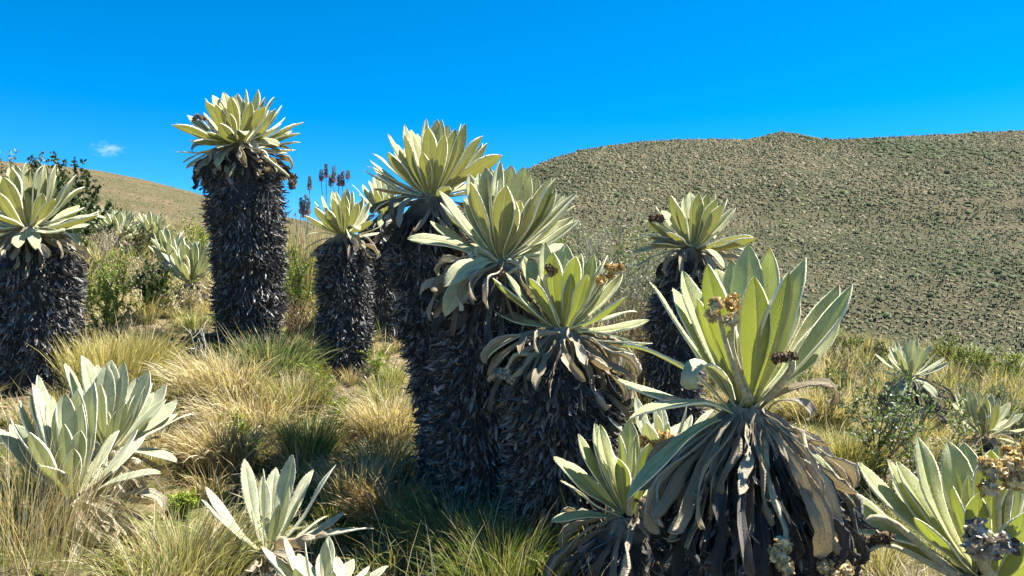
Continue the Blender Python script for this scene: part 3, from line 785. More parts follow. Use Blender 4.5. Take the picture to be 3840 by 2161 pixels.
# curled, withered leaves of the near plant
for (bx, by, tx, ty, d0, d1, nm) in [(650, 1230, 440, 1170, 1.80, 1.68, 'p'), (800, 1280, 1160, 1240, 1.84, 1.80, 'tan'), (840, 1290, 1050, 1330, 1.8, 1.7, 'tan')]:
    place_leaf(pH, 'dead_leaf', CURL[nm], zp(ZH, bx, by, d0), zp(ZH, tx, ty, d1), Vector((0, -.3, 1)), rH, .2, 1.5)
for (bx, by, tx, ty, d0, d1, me) in [(1240, 390, 625, 950, 1.80, 1.62, DROOP['v'][1]), (1570, 410, 2160, 985, 1.84, 1.72, DROOP['v'][0]), (1580, 360, 1990, 560, 1.86, 1.8, DEAD['tan'][2]),
                                     (1450, 430, 1560, 860, 1.78, 1.68, DEAD['tan'][4]), (1600, 430, 1960, 1180, 1.8, 1.68, DEAD['tan'][6]), (1480, 420, 1430, 1240, 1.78, 1.62, DEAD['brown'][1])]:
    place_leaf(pH, 'leaf' if me in DROOP['v'] else 'dead_leaf', me, zp(ZI, bx, by, d0), zp(ZI, tx, ty, d1), Vector((0, -.6, 1)), rH, 0, .5)
# I: small one between trio and H
cI = zp(ZI, 640, 1025, 2.75)
pI = frailejon('small green frailejon with spreading leaves low between the joined trio and the large green plant',
          on_ground(1575, 1500, 2.8), cI, .34, ZI,
          '135,650,0 182,810,+ 300,495,- 412,425,- 412,505,+ 445,432,- 572,495,+ 642,400,- 690,500,+ 780,560,+ 760,520,- 850,640,-',
          droop='120,1085,0', dead='', w=.25, tone='v', R=.17, Rb=.15, stem=.04, skirt=.16, nskirt=44, nthatch=500, npiece=20, backfill=8, bud=5, tones=('tan', 'brown', 'grey', 'dark'), dl=1.05)
flower(pI, pI.location, [cI + Vector((.02, -.05, .0)), zp(ZI, 700, 980, 2.66), zp(ZI, 740, 1000, 2.65)], 'dark', .045, .006, 16)
flower(pI, pI.location, [cI + Vector((.05, -.05, -.02)), zp(ZI, 780, 1030, 2.6), zp(ZI, 810, 1090, 2.6)], 'dark', .04, .006, 17)
flower(pI, pI.location, [cI + Vector((.0, -.02, .0)), zp(ZI, 640, 900, 2.7), zp(ZI, 660, 840, 2.7)], 'grey', .02, .01, 18)
cI2 = zp(ZI, 880, 660, 3.05)
pI2 = frailejon('pale frailejon with a yellow-brown flower cluster, tucked behind the large green plant',
          on_ground(1690, 1400, 3.05), cI2, .32, ZI, '700,350,- 760,420,+ 960,430,- 1015,412,- 1060,365,- 870,380,- 920,450,- 830,400,-', w=.21, tone='p', R=.13, Rb=.12, stem=.04, skirt=.14, nskirt=20, nthatch=300, npiece=0, backfill=6, bud=5)
flower(pI2, pI2.location, [cI2 + Vector((0, -.03, .02)), zp(ZI, 850, 620, 2.95), zp(ZI, 845, 580, 2.93)], 'yellow', .048, .008, 19)
# J: bottom right
cJ = zp(ZJ, 1110, 1430, 2.1)
bJ = Vector((cJ.x + .02, 2.12, G(cJ.x, 2.12)))
pJ = frailejon('bright broad-leaved frailejon with tan flower heads, low beside the large green plant',
          bJ, cJ, .40, ZJ,
          '402,805,0 600,860,- 622,802,+ 737,655,- 905,682,+ 1002,692,- 1157,737,+ 1192,715,- 282,942,0 722,1120,++ 1345,1090,+ 1310,960,- 1420,900,- 1500,1100,0 1380,800,- 1450,1250,+',
          droop='235,1232,+', w=.25, tone='v', R=.16, Rb=.15, stem=.05, skirt=.14, nskirt=30, nthatch=400, npiece=0, backfill=8, bud=6, dl=.8)
flower(pJ, bJ, [cJ + Vector((.03, -.02, .03)), zp(ZJ, 1200, 1100, 1.95), zp(ZJ, 1190, 930, 1.93)], 'tan', .040, .007, 20)
flower(pJ, bJ, [cJ + Vector((.05, -.02, .03)), zp(ZJ, 1250, 1050, 1.96), zp(ZJ, 1290, 890, 1.94)], 'tan', .042, .007, 21)
flower(pJ, bJ, [cJ + Vector((.05, .0, .03)), zp(ZJ, 1270, 1000, 2.0), zp(ZJ, 1275, 800, 2.0)], 'yellow', .03, .006, 22)
flower(pJ, bJ, [cJ + Vector((.0, -.1, -.02)), zp(ZJ, 1100, 1380, 1.88), zp(ZJ, 1130, 1320, 1.86)], 'grey', .046, .012, 23)
flower(pJ, bJ, [cJ + Vector((-.1, -.05, .0)), zp(ZJ, 600, 1130, 2.02), zp(ZJ, 470, 1110, 2.02), zp(ZJ, 440, 1190, 2.02)], 'dark', .034, .008, 24)
flower(pJ, bJ, [cJ + Vector((-.1, -.05, .0)), zp(ZJ, 560, 1250, 2.0), zp(ZJ, 370, 1370, 2.0)], 'dark', .030, .006, 25)
# K, L
cK = zp(ZJ, 695, 318, 7.0)
pK = frailejon('small frailejon with white drooping leaves over a dark stub, behind grey-leaved sprigs',
          on_ground(2300, 1085, 7.1), cK, .38, ZJ,
          '580,140,- 615,110,- 627,160,+ 650,207,++ 670,115,- 696,108,- 718,117,+ 746,108,- 775,155,+ 828,132,- 926,235,0 897,210,- 517,275,0 540,300,0', droop='640,465,++ 850,440,+', dead='912,430,0 800,450,+ 720,460,+ 580,440,+ 560,400,0 900,470,+',
          w=.17, tone='p', R=.27, Rb=.26, stem=.05, skirt=.2, nskirt=34, nthatch=1100, npiece=40, backfill=8, bud=6, tones=('tan', 'tan', 'grey', 'dark'), dl=.85)
cL = zp(ZJ, 1120, 655, 5.8)
pL = frailejon('small leafy frailejon close to the ground, beside the one with white drooping leaves',
          on_ground(2475, 1140, 5.85), cL, .37, ZJ,
          '955,405,0 1012,400,- 1035,390,- 1020,425,+ 1090,400,- 1125,435,+ 1100,480,++ 1160,415,- 1200,440,- 1195,470,+ 1265,465,- 1310,505,0 1340,530,0', droop='1205,625,+ 1330,720,0', dead='1300,715,+ 1180,720,+', w=.21, tone='g', R=.12, Rb=.1, stem=.05, skirt=.1, nskirt=16, nthatch=150, npiece=0, backfill=8, bud=6)
# M, N twin clump
cM = zp(ZM, 645, 690, 3.6)
pM = frailejon('pale silvery frailejon, upper head of the low twin clump, one yellow leaf jutting sideways',
          on_ground(268, 1240, 3.65), cM, .41, ZM,
          '482,130,- 385,180,- 577,185,- 542,207,- 632,180,- 662,160,- 706,240,+ 742,175,- 887,215,- 866,315,+ 907,295,- 992,307,- 1056,397,- 1155,480,0 750,420,++ 906,497,+ 566,360,- 520,240,- 820,260,- 600,300,+',
          droop='1056,770,0', dead='900,830,+ 760,860,+ 680,950,+ 880,930,0 820,780,+', w=.21, tone='p', R=.12, Rb=.12, stem=.05, skirt=.16, nskirt=40, nthatch=200, npiece=0, backfill=12, tones=('tan', 'tan', 'tan', 'brown'), dl=.62)
cN = zp(ZM, 440, 960, 3.1)
pN = frailejon('pale silvery frailejon, the lower head of the low twin clump, standing in long dry grass',
          on_ground(195, 1340, 3.12), cN, .42, ZM,
          '225,250,- 190,298,0 182,365,- 115,402,0 62,505,0 302,370,- 387,360,- 265,460,- 177,590,+ 440,690,++ 520,505,- 562,290,- 460,330,- 110,640,0 340,420,+ 490,420,+',
          droop='962,838,0 240,790,+', dead='972,1050,0 860,1180,+ 700,1180,+ 640,1300,+ 800,1260,+', w=.21, tone='p', R=.12, Rb=.12, stem=.06, skirt=.16, nskirt=40, nthatch=200, npiece=0, backfill=10, tones=('tan', 'tan', 'tan', 'tan'), dl=.75)
# O, P
cO = zp(ZM, 1590, 1305, 2.95)
pO = frailejon('open pale frailejon with few narrow upright leaves, alone in front of the straw tussocks',
          on_ground(668, 1500, 3.0), cO, .39, ZM,
          '1225,912,0 1456,750,- 1570,810,+ 1645,800,- 1746,725,- 1870,815,- 2005,785,0 1796,980,++ 1957,1090,0', droop='2228,1170,0', dead='1862,1232,+ 1960,1200,0 1500,1420,+ 1650,1440,+ 1750,1400,+', w=.17, tone='p', R=.10, Rb=.1, stem=.05, skirt=.14, nskirt=26, nthatch=120, npiece=0, backfill=3, bud=3, tones=('tan', 'tan', 'tan', 'brown'), dl=.6)
cP = zp(ZM, 1930, 1600, 2.45)
pP = frailejon('pale leaf tips of a low frailejon just in front of the open narrow-leaved one',
          Vector((cP.x, 2.45, G(cP.x, 2.45))), cP, .27, ZM, '1912,1310,- 2012,1330,- 2110,1345,- 2320,1388,0 1632,1385,0 1760,1400,+ 2210,1420,+ 1990,1420,+', w=.21, tone='p', R=.1, Rb=.1, stem=.05, skirt=.1, nskirt=10, nthatch=0, npiece=0, backfill=6, bud=4, tones=('tan',) * 4)
# background plants on the left slope
def small_plant(label, x, y, d, Lf, h, n, tone='p', w=.21, R=.15, group=None, el=(84, 12)):
    c = PV(x, y, d); b = Vector((c.x, c.y, G(c.x, c.y)))
    if c.z - b.z < h: c.z = b.z + h
    return frailejon(label, b, c, Lf, auto=n, w=w, tone=tone, R=R, Rb=R * .9, stem=.05, skirt=min(.2, h * .6), nskirt=22, nthatch=350 if h > .3 else 120, npiece=0, backfill=0, bud=0, tones=('tan', 'tan', 'brown', 'grey'), dl=.7, el=el, group=group)
small_plant('silvery upright frailejon low in dry twigs, left of the tallest black stem', 478, 712, 7.4, .46, .2, 44, el=(86, 34))
small_plant('smaller silvery head just behind the upright frailejon left of the tallest black stem', 425, 655, 8.6, .36, .25, 30, el=(86, 30))
small_plant('distant pale frailejon on the rise with a grey stub, beside the bare twigs', 296, 600, 11.5, .46, .35, 50)
small_plant('half-hidden pale frailejon behind the distant one with a grey stub', 255, 580, 12.6, .40, .35, 36)
small_plant('far pale frailejon on the crest behind dark evergreen bushes', 382, 590, 13.2, .42, .3, 40)
small_plant('tiny pale rosette low in scrub beyond the small leafy frailejon', 2556, 945, 14.5, .42, .15, 30, group=None)
small_plant('tiny pale rosette under yellow-green scrub beyond the drooping white one', 2455, 905, 15.5, .38, .15, 28)

# ---------------------------------------------------------------- grass
STRAW = np.array([(.60, .51, .30), (.48, .40, .22), (.72, .65, .45), (.40, .35, .18), (.66, .57, .43), (.26, .20, .12)])
GOLD = np.array([(.57, .49, .21), (.46, .40, .15), (.68, .60, .33), (.37, .35, .13)])
GREEN = np.array([(.13, .20, .045), (.19, .25, .06), (.10, .16, .05), (.28, .30, .09), (.36, .34, .13)])
BLUEG = np.array([(.10, .17, .075), (.15, .22, .10), (.08, .14, .055), (.22, .26, .12), (.38, .36, .17)])
RUST = np.array([(.36, .22, .09), (.44, .30, .13), (.30, .19, .08), (.52, .42, .22)])
def blades(n, R0, L, W, spread, bend, pal, segs=4, basegreen=.0, bias=(0, 0), rs=rng, swirl=.5):
    a = rs.uniform(0, 2 * np.pi, n); r = np.sqrt(rs.random(n))
    base = np.stack([np.cos(a) * r * R0, np.sin(a) * r * R0, -.03 + 0 * a], 1)
    az = a + rs.normal(0, swirl, n)
    o = np.stack([np.cos(az) + bias[0], np.sin(az) + bias[1], 0 * a], 1) + 1e-4
    Lg = L * rs.uniform(.55, 1.15, n); Wd = W * rs.uniform(.6, 1.2, n)
    V, Q = strips(base, [0, 0, 1], o, Lg, Wd, spread * r * rs.uniform(.2, 1, n), bend * rs.uniform(.3, 1.25, n), rs.uniform(-1.2, 1.2, n), rs.uniform(-.6, .6, n), segs=segs, cols=2, prof=BLADEP, power=1.5)
    c = pal[rs.integers(len(pal), size=n)] * rs.uniform(.75, 1.15, (n, 1))
    C = np.repeat(c[:, None], (segs + 1) * 2, 1).reshape(n, segs + 1, 2, 3)
    if basegreen:
        s = (1 - np.linspace(0, 1, segs + 1))[None, :, None, None] * basegreen
        C = C * (1 - s) + np.array((.20, .24, .055)) * s
    return V, Q, C.reshape(-1, 3)
def tussock(name, label, x, y, d, L, n, R0, pal, spread=.5, bend=1.3, bg=.0, bias=(0, 0), W=.0030, group=None, seed=0):
    n = int(n * .75); L *= .86 if name == 'grass_tussock' else 1.0
    rs = np.random.default_rng(seed + 100)
    v = PV(x, y, d); loc = Vector((v.x, v.y, G(v.x, v.y)))
    root = empty(name, loc); tag(root, label, 'grass tussock', group)
    V, Q, C = blades(n, R0, L, W * d / 4.5, spread, bend, pal, 5, bg, bias, rs)
    obj('blades', mesh_np('blades', V, Q, M_GRASS, C), root)
    m = max(30, n // 14)
    V, Q, C = blades(m, R0 * .7, L * 1.2, W * .7 * d / 4.5, spread * .8, bend * .55, STRAW, 5, 0, bias, rs)
    obj('flowering_stalks', mesh_np('flowering_stalks', V, Q, M_GRASS, C), root)
T = tussock
T('grass_tussock', 'tall upright straw-gold tussock beside the stout frailejon\'s stem', 270, 935, 4.9, .52, 1500, .20, GOLD, .45, .7, .35, (.25, 0), seed=1)
T('grass_tussock', 'gold tussock leaning over beside the tall straw-gold one', 350, 930, 5.2, .50, 1100, .18, GOLD, .5, 1.0, .3, (.5, 0), seed=2)
T('grass_tussock', 'blue-green spreading tussock at the foot of the tallest black stem', 690, 905, 5.4, .50, 1500, .20, BLUEG, .8, 1.2, .1, (.5, -.1), seed=3)
T('grass_tussock', 'straw tussock combed over sideways below the tallest black stem', 560, 985, 4.9, .50, 1500, .24, STRAW, .6, 1.8, .2, (-.7, -.4), seed=4)
T('grass_tussock', 'upright yellow-green tussock in the open middle of the grass slope', 775, 1095, 4.3, .36, 1300, .11, np.r_[GOLD, GREEN[:2]], .6, .9, .6, (0, -.1), seed=5)
T('grass_tussock', 'matted straw mound flowing downhill beside the yellow-green tussock', 620, 1040, 4.6, .45, 1600, .24, STRAW, .6, 2.0, .1, (-.6, -.5), seed=6)
T('grass_tussock', 'straw tussock with a green sprig growing out of it', 560, 1165, 4.1, .34, 1300, .17, np.r_[STRAW, RUST[:1]], .7, 1.7, .2, (-.4, -.5), seed=7)
T('grass_tussock', 'pale bleached tussock against the leaning black stem', 975, 1000, 4.7, .40, 1400, .20, STRAW, .6, 1.6, .1, (.0, -.6), seed=8)
T('grass_tussock', 'green-grey tussock low against the leaning black stem', 960, 1085, 4.3, .34, 1300, .17, np.r_[STRAW, BLUEG], .7, 1.5, .3, (.2, -.3), seed=9)
T('grass_tussock', 'bristling straw tussock beside the foot of the joined trio', 890, 1190, 3.95, .34, 1300, .13, STRAW, .6, 1.1, .2, (0, -.3), seed=10)
T('grass_tussock', 'rust-brown tussock touching the foot of the leaning black stem', 990, 1235, 3.8, .34, 1200, .15, np.r_[RUST, STRAW[:2]], .8, 1.6, .1, (-.2, -.4), seed=11)
T('grass_tussock', 'thin-bladed bright green tussock in the shade under the joined trio', 1260, 1420, 3.0, .36, 1400, .20, GREEN, .9, 1.2, .3, (-.3, -.3), W=.0026, seed=12)
T('grass_tussock', 'dark green tussock in deep shade at the foot of the joined trio', 1140, 1340, 3.4, .36, 1100, .20, BLUEG, .9, 1.3, .2, (-.4, -.2), seed=13)
T('grass_tussock', 'round golden-green tussock beside the skirt of the large green frailejon', 2130, 1180, 4.6, .36, 2200, .17, np.r_[GOLD, GREEN[3:]], .8, 1.0, .6, (.1, -.1), seed=14)
T('grass_tussock', 'straw tussock beside the grey-leaved sprigs under the big hill', 2060, 1010, 6.4, .42, 1300, .25, STRAW, .7, 1.2, .3, (0, -.1), seed=15)
T('grass_tussock', 'pale green-gold tussock at the foot of the slim dark-stemmed frailejon', 740, 1000, 4.9, .40, 1200, .15, np.r_[STRAW, GREEN[:2]], .5, .9, .4, (.1, 0), seed=16)
T('grass_tussock', 'long bent straw grass in front of the lower silvery twin head', 60, 1420, 2.75, .55, 900, .30, np.r_[STRAW, RUST], .6, 1.1, .3, (.1, .1), W=.0018, seed=17)
T('grass_tussock', 'sprawling green and straw grass beside the open narrow-leaved frailejon', 470, 1440, 2.9, .36, 1300, .24, np.r_[GREEN, STRAW], .9, 1.3, .3, (.5, -.1), seed=18)

# the rest of the grass cover, one mass
def scatter(n, x0, x1, y0, y1, spacing, keep):
    pts = []; cell = {}
    tries = 0
    while len(pts) < n and tries < n * 30:
        tries += 1
        x, y = rng.uniform(x0, x1), rng.uniform(y0, y1)
        if not keep(x, y): continue
        k = (int(x // spacing), int(y // spacing))
        ok = True
        for i in (-1, 0, 1):
            for j in (-1, 0, 1):
                for q in cell.get((k[0] + i, k[1] + j), ()):
                    if (q[0] - x) ** 2 + (q[1] - y) ** 2 < spacing * spacing: ok = False
        if ok:
            cell.setdefault(k, []).append((x, y)); pts.append((x, y))
    return np.array(pts)
KEEP = [(PV(330, 1270, 3.35), .38), (PV(400, 1330, 3.1), .25), (PV(300, 1330, 2.95), .3), (PV(700, 1440, 2.8), .3)]
def free(x, y, pad=.05):
    if pad > .01 and any((x - k.x) ** 2 + (y - k.y) ** 2 < r * r for k, r in KEEP): return False
    return all((x - a) ** 2 + (y - b) ** 2 > (r + pad) ** 2 for a, b, r in TRUNKS)
def in_view(x, y, m=.12): return y > .3 and abs(x) < y * (.70 + m) + .5
bag = Bag()
VAR = []
pals = [STRAW, np.r_[STRAW, GREEN[3:]], np.r_[GREEN, STRAW[:3]], np.r_[GOLD, STRAW], np.r_[RUST, STRAW], BLUEG]
for k in range(12):
    VAR.append(blades(170, U(.08, .14), U(.22, .38), .0036, U(.5, .9), U(1.0, 1.9), pals[k % 6], 3, .3, (U(-.5, .3), U(-.6, 0))))
FARV = [blades(80, U(.12, .2), U(.28, .45), .006, U(.5, .8), U(.7, 1.5), pals[k % 6], 2, .3, (U(-.4, .3), U(-.4, 0))) for k in range(10)]
def put(pts, var, smin, smax):
    zs = gz(pts[:, 0], pts[:, 1])
    for (x, y), z in zip(pts, zs):
        V, Q, C = var[rng.integers(len(var))]
        a = U(-.7, .7); s = U(smin, smax); R = np.array([[math.cos(a), -math.sin(a), 0], [math.sin(a), math.cos(a), 0], [0, 0, 1]])
        tint = U(.8, 1.12) * np.array([1, U(.94, 1.05), U(.85, 1.05)])
        bag.add(V.reshape(-1, 3) @ R.T * np.array([s, s, s * U(.8, 1.1)]) + np.array([x, y, z]), Q, C * tint)
near = scatter(430, -6.5, 6.5, 1.9, 8.2, .28, lambda x, y: in_view(x, y) and free(x, y) and not (y < 2.35 and abs(x + .55) < .5))
put(near[near[:, 1] < 2.9], VAR, .40, .75)
put(near[near[:, 1] >= 2.9], VAR, .42, .85)
far = scatter(1050, -15, 15, 8, 21, .42, lambda x, y: in_view(x, y) and free(x, y))
put(far, FARV, .8, 1.35)
n = 5200
u_ = U(-.82, .82, n); d_ = 2.3 + 9 * rng.random(n) ** 1.5
px_, py_ = u_ * d_, d_
ok = np.array([free(a, b) for a, b in zip(px_, py_)]); px_, py_ = px_[ok], py_[ok]; n = len(px_)
a = U(0, 6.283, n)
V, Q = strips(np.c_[px_, py_, gz(px_, py_) - .02], np.c_[np.cos(a) * .55, np.sin(a) * .55, np.ones(n)] * np.c_[U(0, 1.6, n), U(0, 1.6, n), np.ones(n)], np.c_[np.cos(a), np.sin(a), -.3 + 0 * a],
              U(.15, .45, n), .00042 * py_ ** .9, 0, U(0, 1.1, n), U(-1, 1, n), 0, segs=3, cols=2, prof=BLADEP)
pal = np.r_[STRAW, STRAW * 1.12, GREEN, BLUEG[:2]]
c = pal[rng.integers(len(pal), size=n)] * U(.8, 1.2, (n, 1))
bag.add(V, Q, rep_col(c, V))
tag(obj('grass', bag.mesh('grass', M_GRASS)), 'dry straw and green bunch grass covering the slope', 'grass', kind='stuff')
# short ground herbs and litter between the tussocks
bag = Bag()
hp = scatter(2300, -6, 6, 1.9, 8, .075, lambda x, y: in_view(x, y) and free(x, y, .0))
hz = gz(hp[:, 0], hp[:, 1])
for (x, y), z in zip(hp, hz):
    n = 14
    a = U(0, 6.283, n); o = np.stack([np.cos(a), np.sin(a), 0 * a], 1)
    green = rng.random() < (.35 + .4 * (math.sin(x * 2.3 + 1.5 * math.sin(y * 1.7)) > .1))
    V, Q = strips(np.array([x, y, z - .005]) + o * U(0, .05, (n, 1)), [0, 0, 1], o, U(.02, .07, n), U(.003, .008, n), U(.3, 1.3, n), U(.2, 1, n), U(-1, 1, n), 0, segs=2, cols=2, prof=LEAFP)
    c = (np.array([(.10, .14, .03), (.17, .19, .05), (.24, .22, .06)]) if green else np.array([(.40, .32, .21), (.54, .46, .34), (.22, .15, .09)]))[rng.integers(3, size=n)] * U(.7, 1.2, (n, 1))
    bag.add(V, Q, rep_col(c, V))
tag(obj('ground_herbs', bag.mesh('ground_herbs', M_FOLI)), 'low green herbs and leaf litter between grass tussocks', 'herbs', kind='stuff')

# ---------------------------------------------------------------- shrubs
def shrub(name, label, cat, x, y, d, H, spread, nst, leaves, llen, lw, pal, twig=(.16, .12, .09), tw_r=.006, sub=5, leaf_from=.35, up=.6, seed=0, group=None, top=None, loc=None):
    rs = np.random.default_rng(seed + 500)
    if loc is None:
        v = PV(x, y, d); loc = Vector((v.x, v.y, G(v.x, v.y)))
    if top: H = max(.12, (PV(x, top, d).z - loc.z) * 1.06)
    root = empty(name, loc); tag(root, label, cat, group)
    tb, lb = Bag(), Bag()
    anchors, dirs = [], []
    for i in range(nst):
        az = rs.uniform(0, 6.283); tilt = rs.uniform(0, 1) * spread
        d0 = np.array([math.cos(az) * tilt, math.sin(az) * tilt, 1.0]); d0 /= np.linalg.norm(d0)
        L = H * rs.uniform(.7, 1.0); K = 7
        p = np.array([math.cos(az), math.sin(az), 0]) * .04 * H * rs.random(); pts = [p]
        dd = d0.copy()
        for k in range(K - 1):
            dd = dd + rs.normal(size=3) * .13 + np.array([0, 0, .05 * up]); dd /= np.linalg.norm(dd)
            p = p + dd * L / (K - 1); pts.append(p)
        pts = np.array(pts); pts[0, 2] -= .05
        V, Q = tube(pts, np.linspace(tw_r, tw_r * .35, K), 4); tb.add(V, Q, np.array(twig) * rs.uniform(.7, 1.3))
        for s in np.linspace(leaf_from, 1, 10):
            q = np.array([np.interp(s * (K - 1), np.arange(K), pts[:, c]) for c in range(3)]); anchors.append(q); dirs.append(dd)
        for j in range(sub):
            s = rs.uniform(.25, .9)
            q = np.array([np.interp(s * (K - 1), np.arange(K), pts[:, c]) for c in range(3)])
            e = nrm((rs.normal(size=3) * .75 + np.array([0, 0, up]) + d0 * .5)[None])[0]
            l2 = L * rs.uniform(.15, .38); bp = [q]; ee = e.copy()
            for k in range(4):
                ee = nrm((ee + rs.normal(size=3) * .16 + np.array([0, 0, .06]))[None])[0]; bp.append(bp[-1] + ee * l2 / 4)
            bp = np.array(bp)
            V, Q = tube(bp, np.linspace(tw_r * .5, tw_r * .2, 5), 3); tb.add(V, Q, np.array(twig) * rs.uniform(.7, 1.4))
            for s2 in np.linspace(.3, 1, 8):
                anchors.append(np.array([np.interp(s2 * 4, np.arange(5), bp[:, c]) for c in range(3)])); dirs.append(ee)
    obj('twigs', tb.mesh('twigs', M_TWIG), root)
    if leaves:
        anchors, dirs = np.array(anchors), np.array(dirs)
        k = rs.integers(len(anchors), size=leaves)
        b = anchors[k] + rs.normal(size=(leaves, 3)) * llen * .25
        o = rs.normal(size=(leaves, 3))
        dl = nrm(dirs[k] * .7 + rs.normal(size=(leaves, 3)) * .7)
        V, Q = strips(b, dl, o, llen * rs.uniform(.6, 1.2, leaves), lw * rs.uniform(.7, 1.2, leaves), 0, rs.uniform(-.8, .8, leaves), rs.uniform(-1, 1, leaves), 0, segs=2, cols=2, prof=LEAFP)
        pal = np.array(pal); c = pal[rs.integers(len(pal), size=leaves)] * rs.uniform(.7, 1.2, (leaves, 1))
        f = obj('foliage', lb_mesh(V, Q, c), root); f['kind'] = 'stuff'
    return root
def lb_mesh(V, Q, c): return mesh_np('foliage', V, Q, M_FOLI, rep_col(c, V))
DKG = [(.035, .06, .02), (.05, .085, .03), (.025, .045, .018), (.08, .11, .04)]
YG = [(.22, .30, .03), (.30, .36, .05), (.15, .24, .03), (.34, .34, .07)]
MG = [(.10, .15, .04), (.14, .20, .05), (.07, .11, .03), (.2, .22, .08)]
SIL = [(.30, .33, .28), (.20, .24, .18), (.42, .44, .40), (.12, .16, .10)]
OLV = [(.11, .11, .035), (.16, .14, .05), (.08, .085, .03), (.20, .15, .06)]
sh = shrub
sh('shrub', 'dark green leafy bush on the crest behind the stout frailejon\'s head', 'shrub', 150, 560, 9.5, .95, .55, 13, 6000, .045, .014, DKG, seed=1, top=402)
sh('shrub', 'smaller dark bush with spiky tips beside the stout frailejon\'s leaves', 'shrub', 205, 610, 8.8, .55, .6, 7, 1300, .035, .010, DKG + MG, seed=2, top=455)
sh('shrub', 'silvery sprig poking above the hill behind the stout frailejon', 'shrub', -5, 600, 9.0, 1.15, .2, 3, 420, .045, .010, SIL + DKG, seed=3, top=378)
sh('shrub', 'dark columnar evergreen bush between the two far pale frailejons', 'shrub', 345, 655, 10.2, .62, .3, 9, 2400, .022, .007, DKG + OLV, seed=4, top=568)
sh('shrub', 'olive evergreen bush in front of the far crest frailejon', 'shrub', 395, 660, 10.8, .50, .35, 8, 1900, .022, .007, OLV + MG, seed=5, top=575)
sh('shrub', 'low dark evergreen tuft on the crest above the far rosettes', 'shrub', 290, 545, 15.5, .45, .5, 7, 900, .03, .011, DKG + OLV, seed=6, top=512)
sh('shrub', 'bright yellow-green feathery bush among twigs beside the stout stem', 'shrub', 262, 815, 6.0, .42, .7, 12, 3000, .020, .0045, YG, (.22, .16, .08), .004, seed=7, top=685)
sh('shrub', 'yellow-green feathery shoots growing under the distant grey-stub frailejon', 'shrub', 305, 690, 8.0, .32, .6, 10, 1800, .020, .005, YG, seed=8, top=628)
sh('shrub', 'small feathery green bush close behind the stout stem', 'shrub', 222, 740, 6.8, .45, .5, 10, 1900, .020, .0045, YG + MG, seed=9, top=655)
sh('shrub', 'rounded dark-leaved bush beside the silvery upright frailejon', 'shrub', 383, 745, 6.7, .34, .6, 12, 2400, .024, .010, DKG, seed=10, top=668)
sh('shrub', 'bare dry twigs around the foot of the silvery upright frailejon', 'shrub', 470, 800, 7.0, .42, 1.1, 22, 300, .03, .006, STRAW[:4], (.34, .29, .22), .0045, 7, seed=11, top=720)
sh('shrub', 'bleached branching dead twig standing at the foot of the tallest stem', 'dead branch', 515, 905, 5.4, .42, .5, 3, 0, .02, .005, MG, (.45, .43, .40), .006, 7, seed=12)
sh('shrub', 'bright green bush leaning against the tallest black stem above the dry slope', 'shrub', 512, 615, 10.5, .38, .6, 8, 1100, .03, .009, YG, seed=13, top=540)
sh('shrub', 'tangle of bare grey twigs around the distant grey-stub frailejon', 'shrub', 262, 665, 10.0, .55, .9, 24, 260, .025, .007, STRAW[:3], (.36, .31, .25), .006, 7, seed=14, top=560)
sh('shrub', 'dry brown twigs on the open slope below the far rosettes', 'shrub', 355, 735, 7.8, .38, 1.0, 22, 500, .025, .005, list(STRAW[:3]) + OLV, (.30, .24, .17), .0045, 7, seed=15, top=640)
sh('shrub', 'small dark bush close beside the tallest stem, in front of the sky gap', 'shrub', 722, 700, 9.5, .72, .3, 6, 1200, .03, .009, DKG + OLV, seed=16, top=530)
sh('shrub', 'green bush with yellow tips between the tallest and the slim stem', 'shrub', 745, 790, 7.2, .50, .5, 12, 2600, .028, .006, YG + MG, seed=17, top=615)
sh('shrub', 'tangled brown twigs filling the gap between tallest and slim stem', 'shrub', 745, 855, 6.6, .40, 1.0, 26, 300, .03, .006, OLV, (.20, .14, .10), .005, 7, seed=18, top=740)
sh('shrub', 'dark olive twigs crowded behind the foot of the slim stem', 'shrub', 640, 860, 6.9, .35, 1.1, 20, 400, .03, .006, OLV, (.18, .13, .09), .005, 7, seed=19)
# tall dry reeds between the two stems
for i, (x, d, lab) in enumerate([(725, 8.2, 'tall straw-coloured reeds right against the tallest black stem'), (770, 8.4, 'tall straw reeds topped by a purple flower spike, between tallest and slim stems')]):
    T('reed_clump', lab, x, 770, d, 1.0, 420, .28, np.r_[STRAW, GREEN[3:]], .3, .35, .5, (0, 0), W=.0032, seed=30 + i)
# fern-like sprigs in the grass
for i, (x, y, d, h, lab) in enumerate([(830, 985, 4.9, .42, 'bright green feathery sprig in front of the slim dark stem'), (855, 1020, 4.7, .26, 'short green sprig with brown stalk beside the bright feathery sprig'),
                                      (945, 870, 5.6, .32, 'light green feathery sprig between the slim stem and the leaning stem'), (592, 1150, 4.2, .28, 'yellow-green sprig rising out of a straw tussock'),
                                      (640, 1155, 4.15, .26, 'thin leaning sprig with brown stem beside the yellow-green one'), (455, 1265, 3.5, .14, 'low mossy green cushion plant beside the twin clump')]):
    sh('sprig', lab, 'sprig', x, y, d, h, .45, 4 if h > .2 else 14, 620 if h > .2 else 1500, .022, .0035, YG, (.22, .13, .06), .0028, 8, .3, seed=40 + i)
sh('sprig', 'dull green mossy herb patch behind the open narrow-leaved frailejon', 'sprig', 880, 1260, 3.5, .10, 1.3, 16, 1500, .016, .004, YG + OLV, (.2, .13, .06), .002, 5, .2, seed=47)
sh('sprig', 'small red-berried twig in straw beside the leaning black stem', 'sprig', 945, 1140, 4.0, .16, .4, 3, 60, .012, .004, [(.35, .03, .03), (.2, .05, .04)], (.25, .17, .1), .002, 4, .6, seed=48)
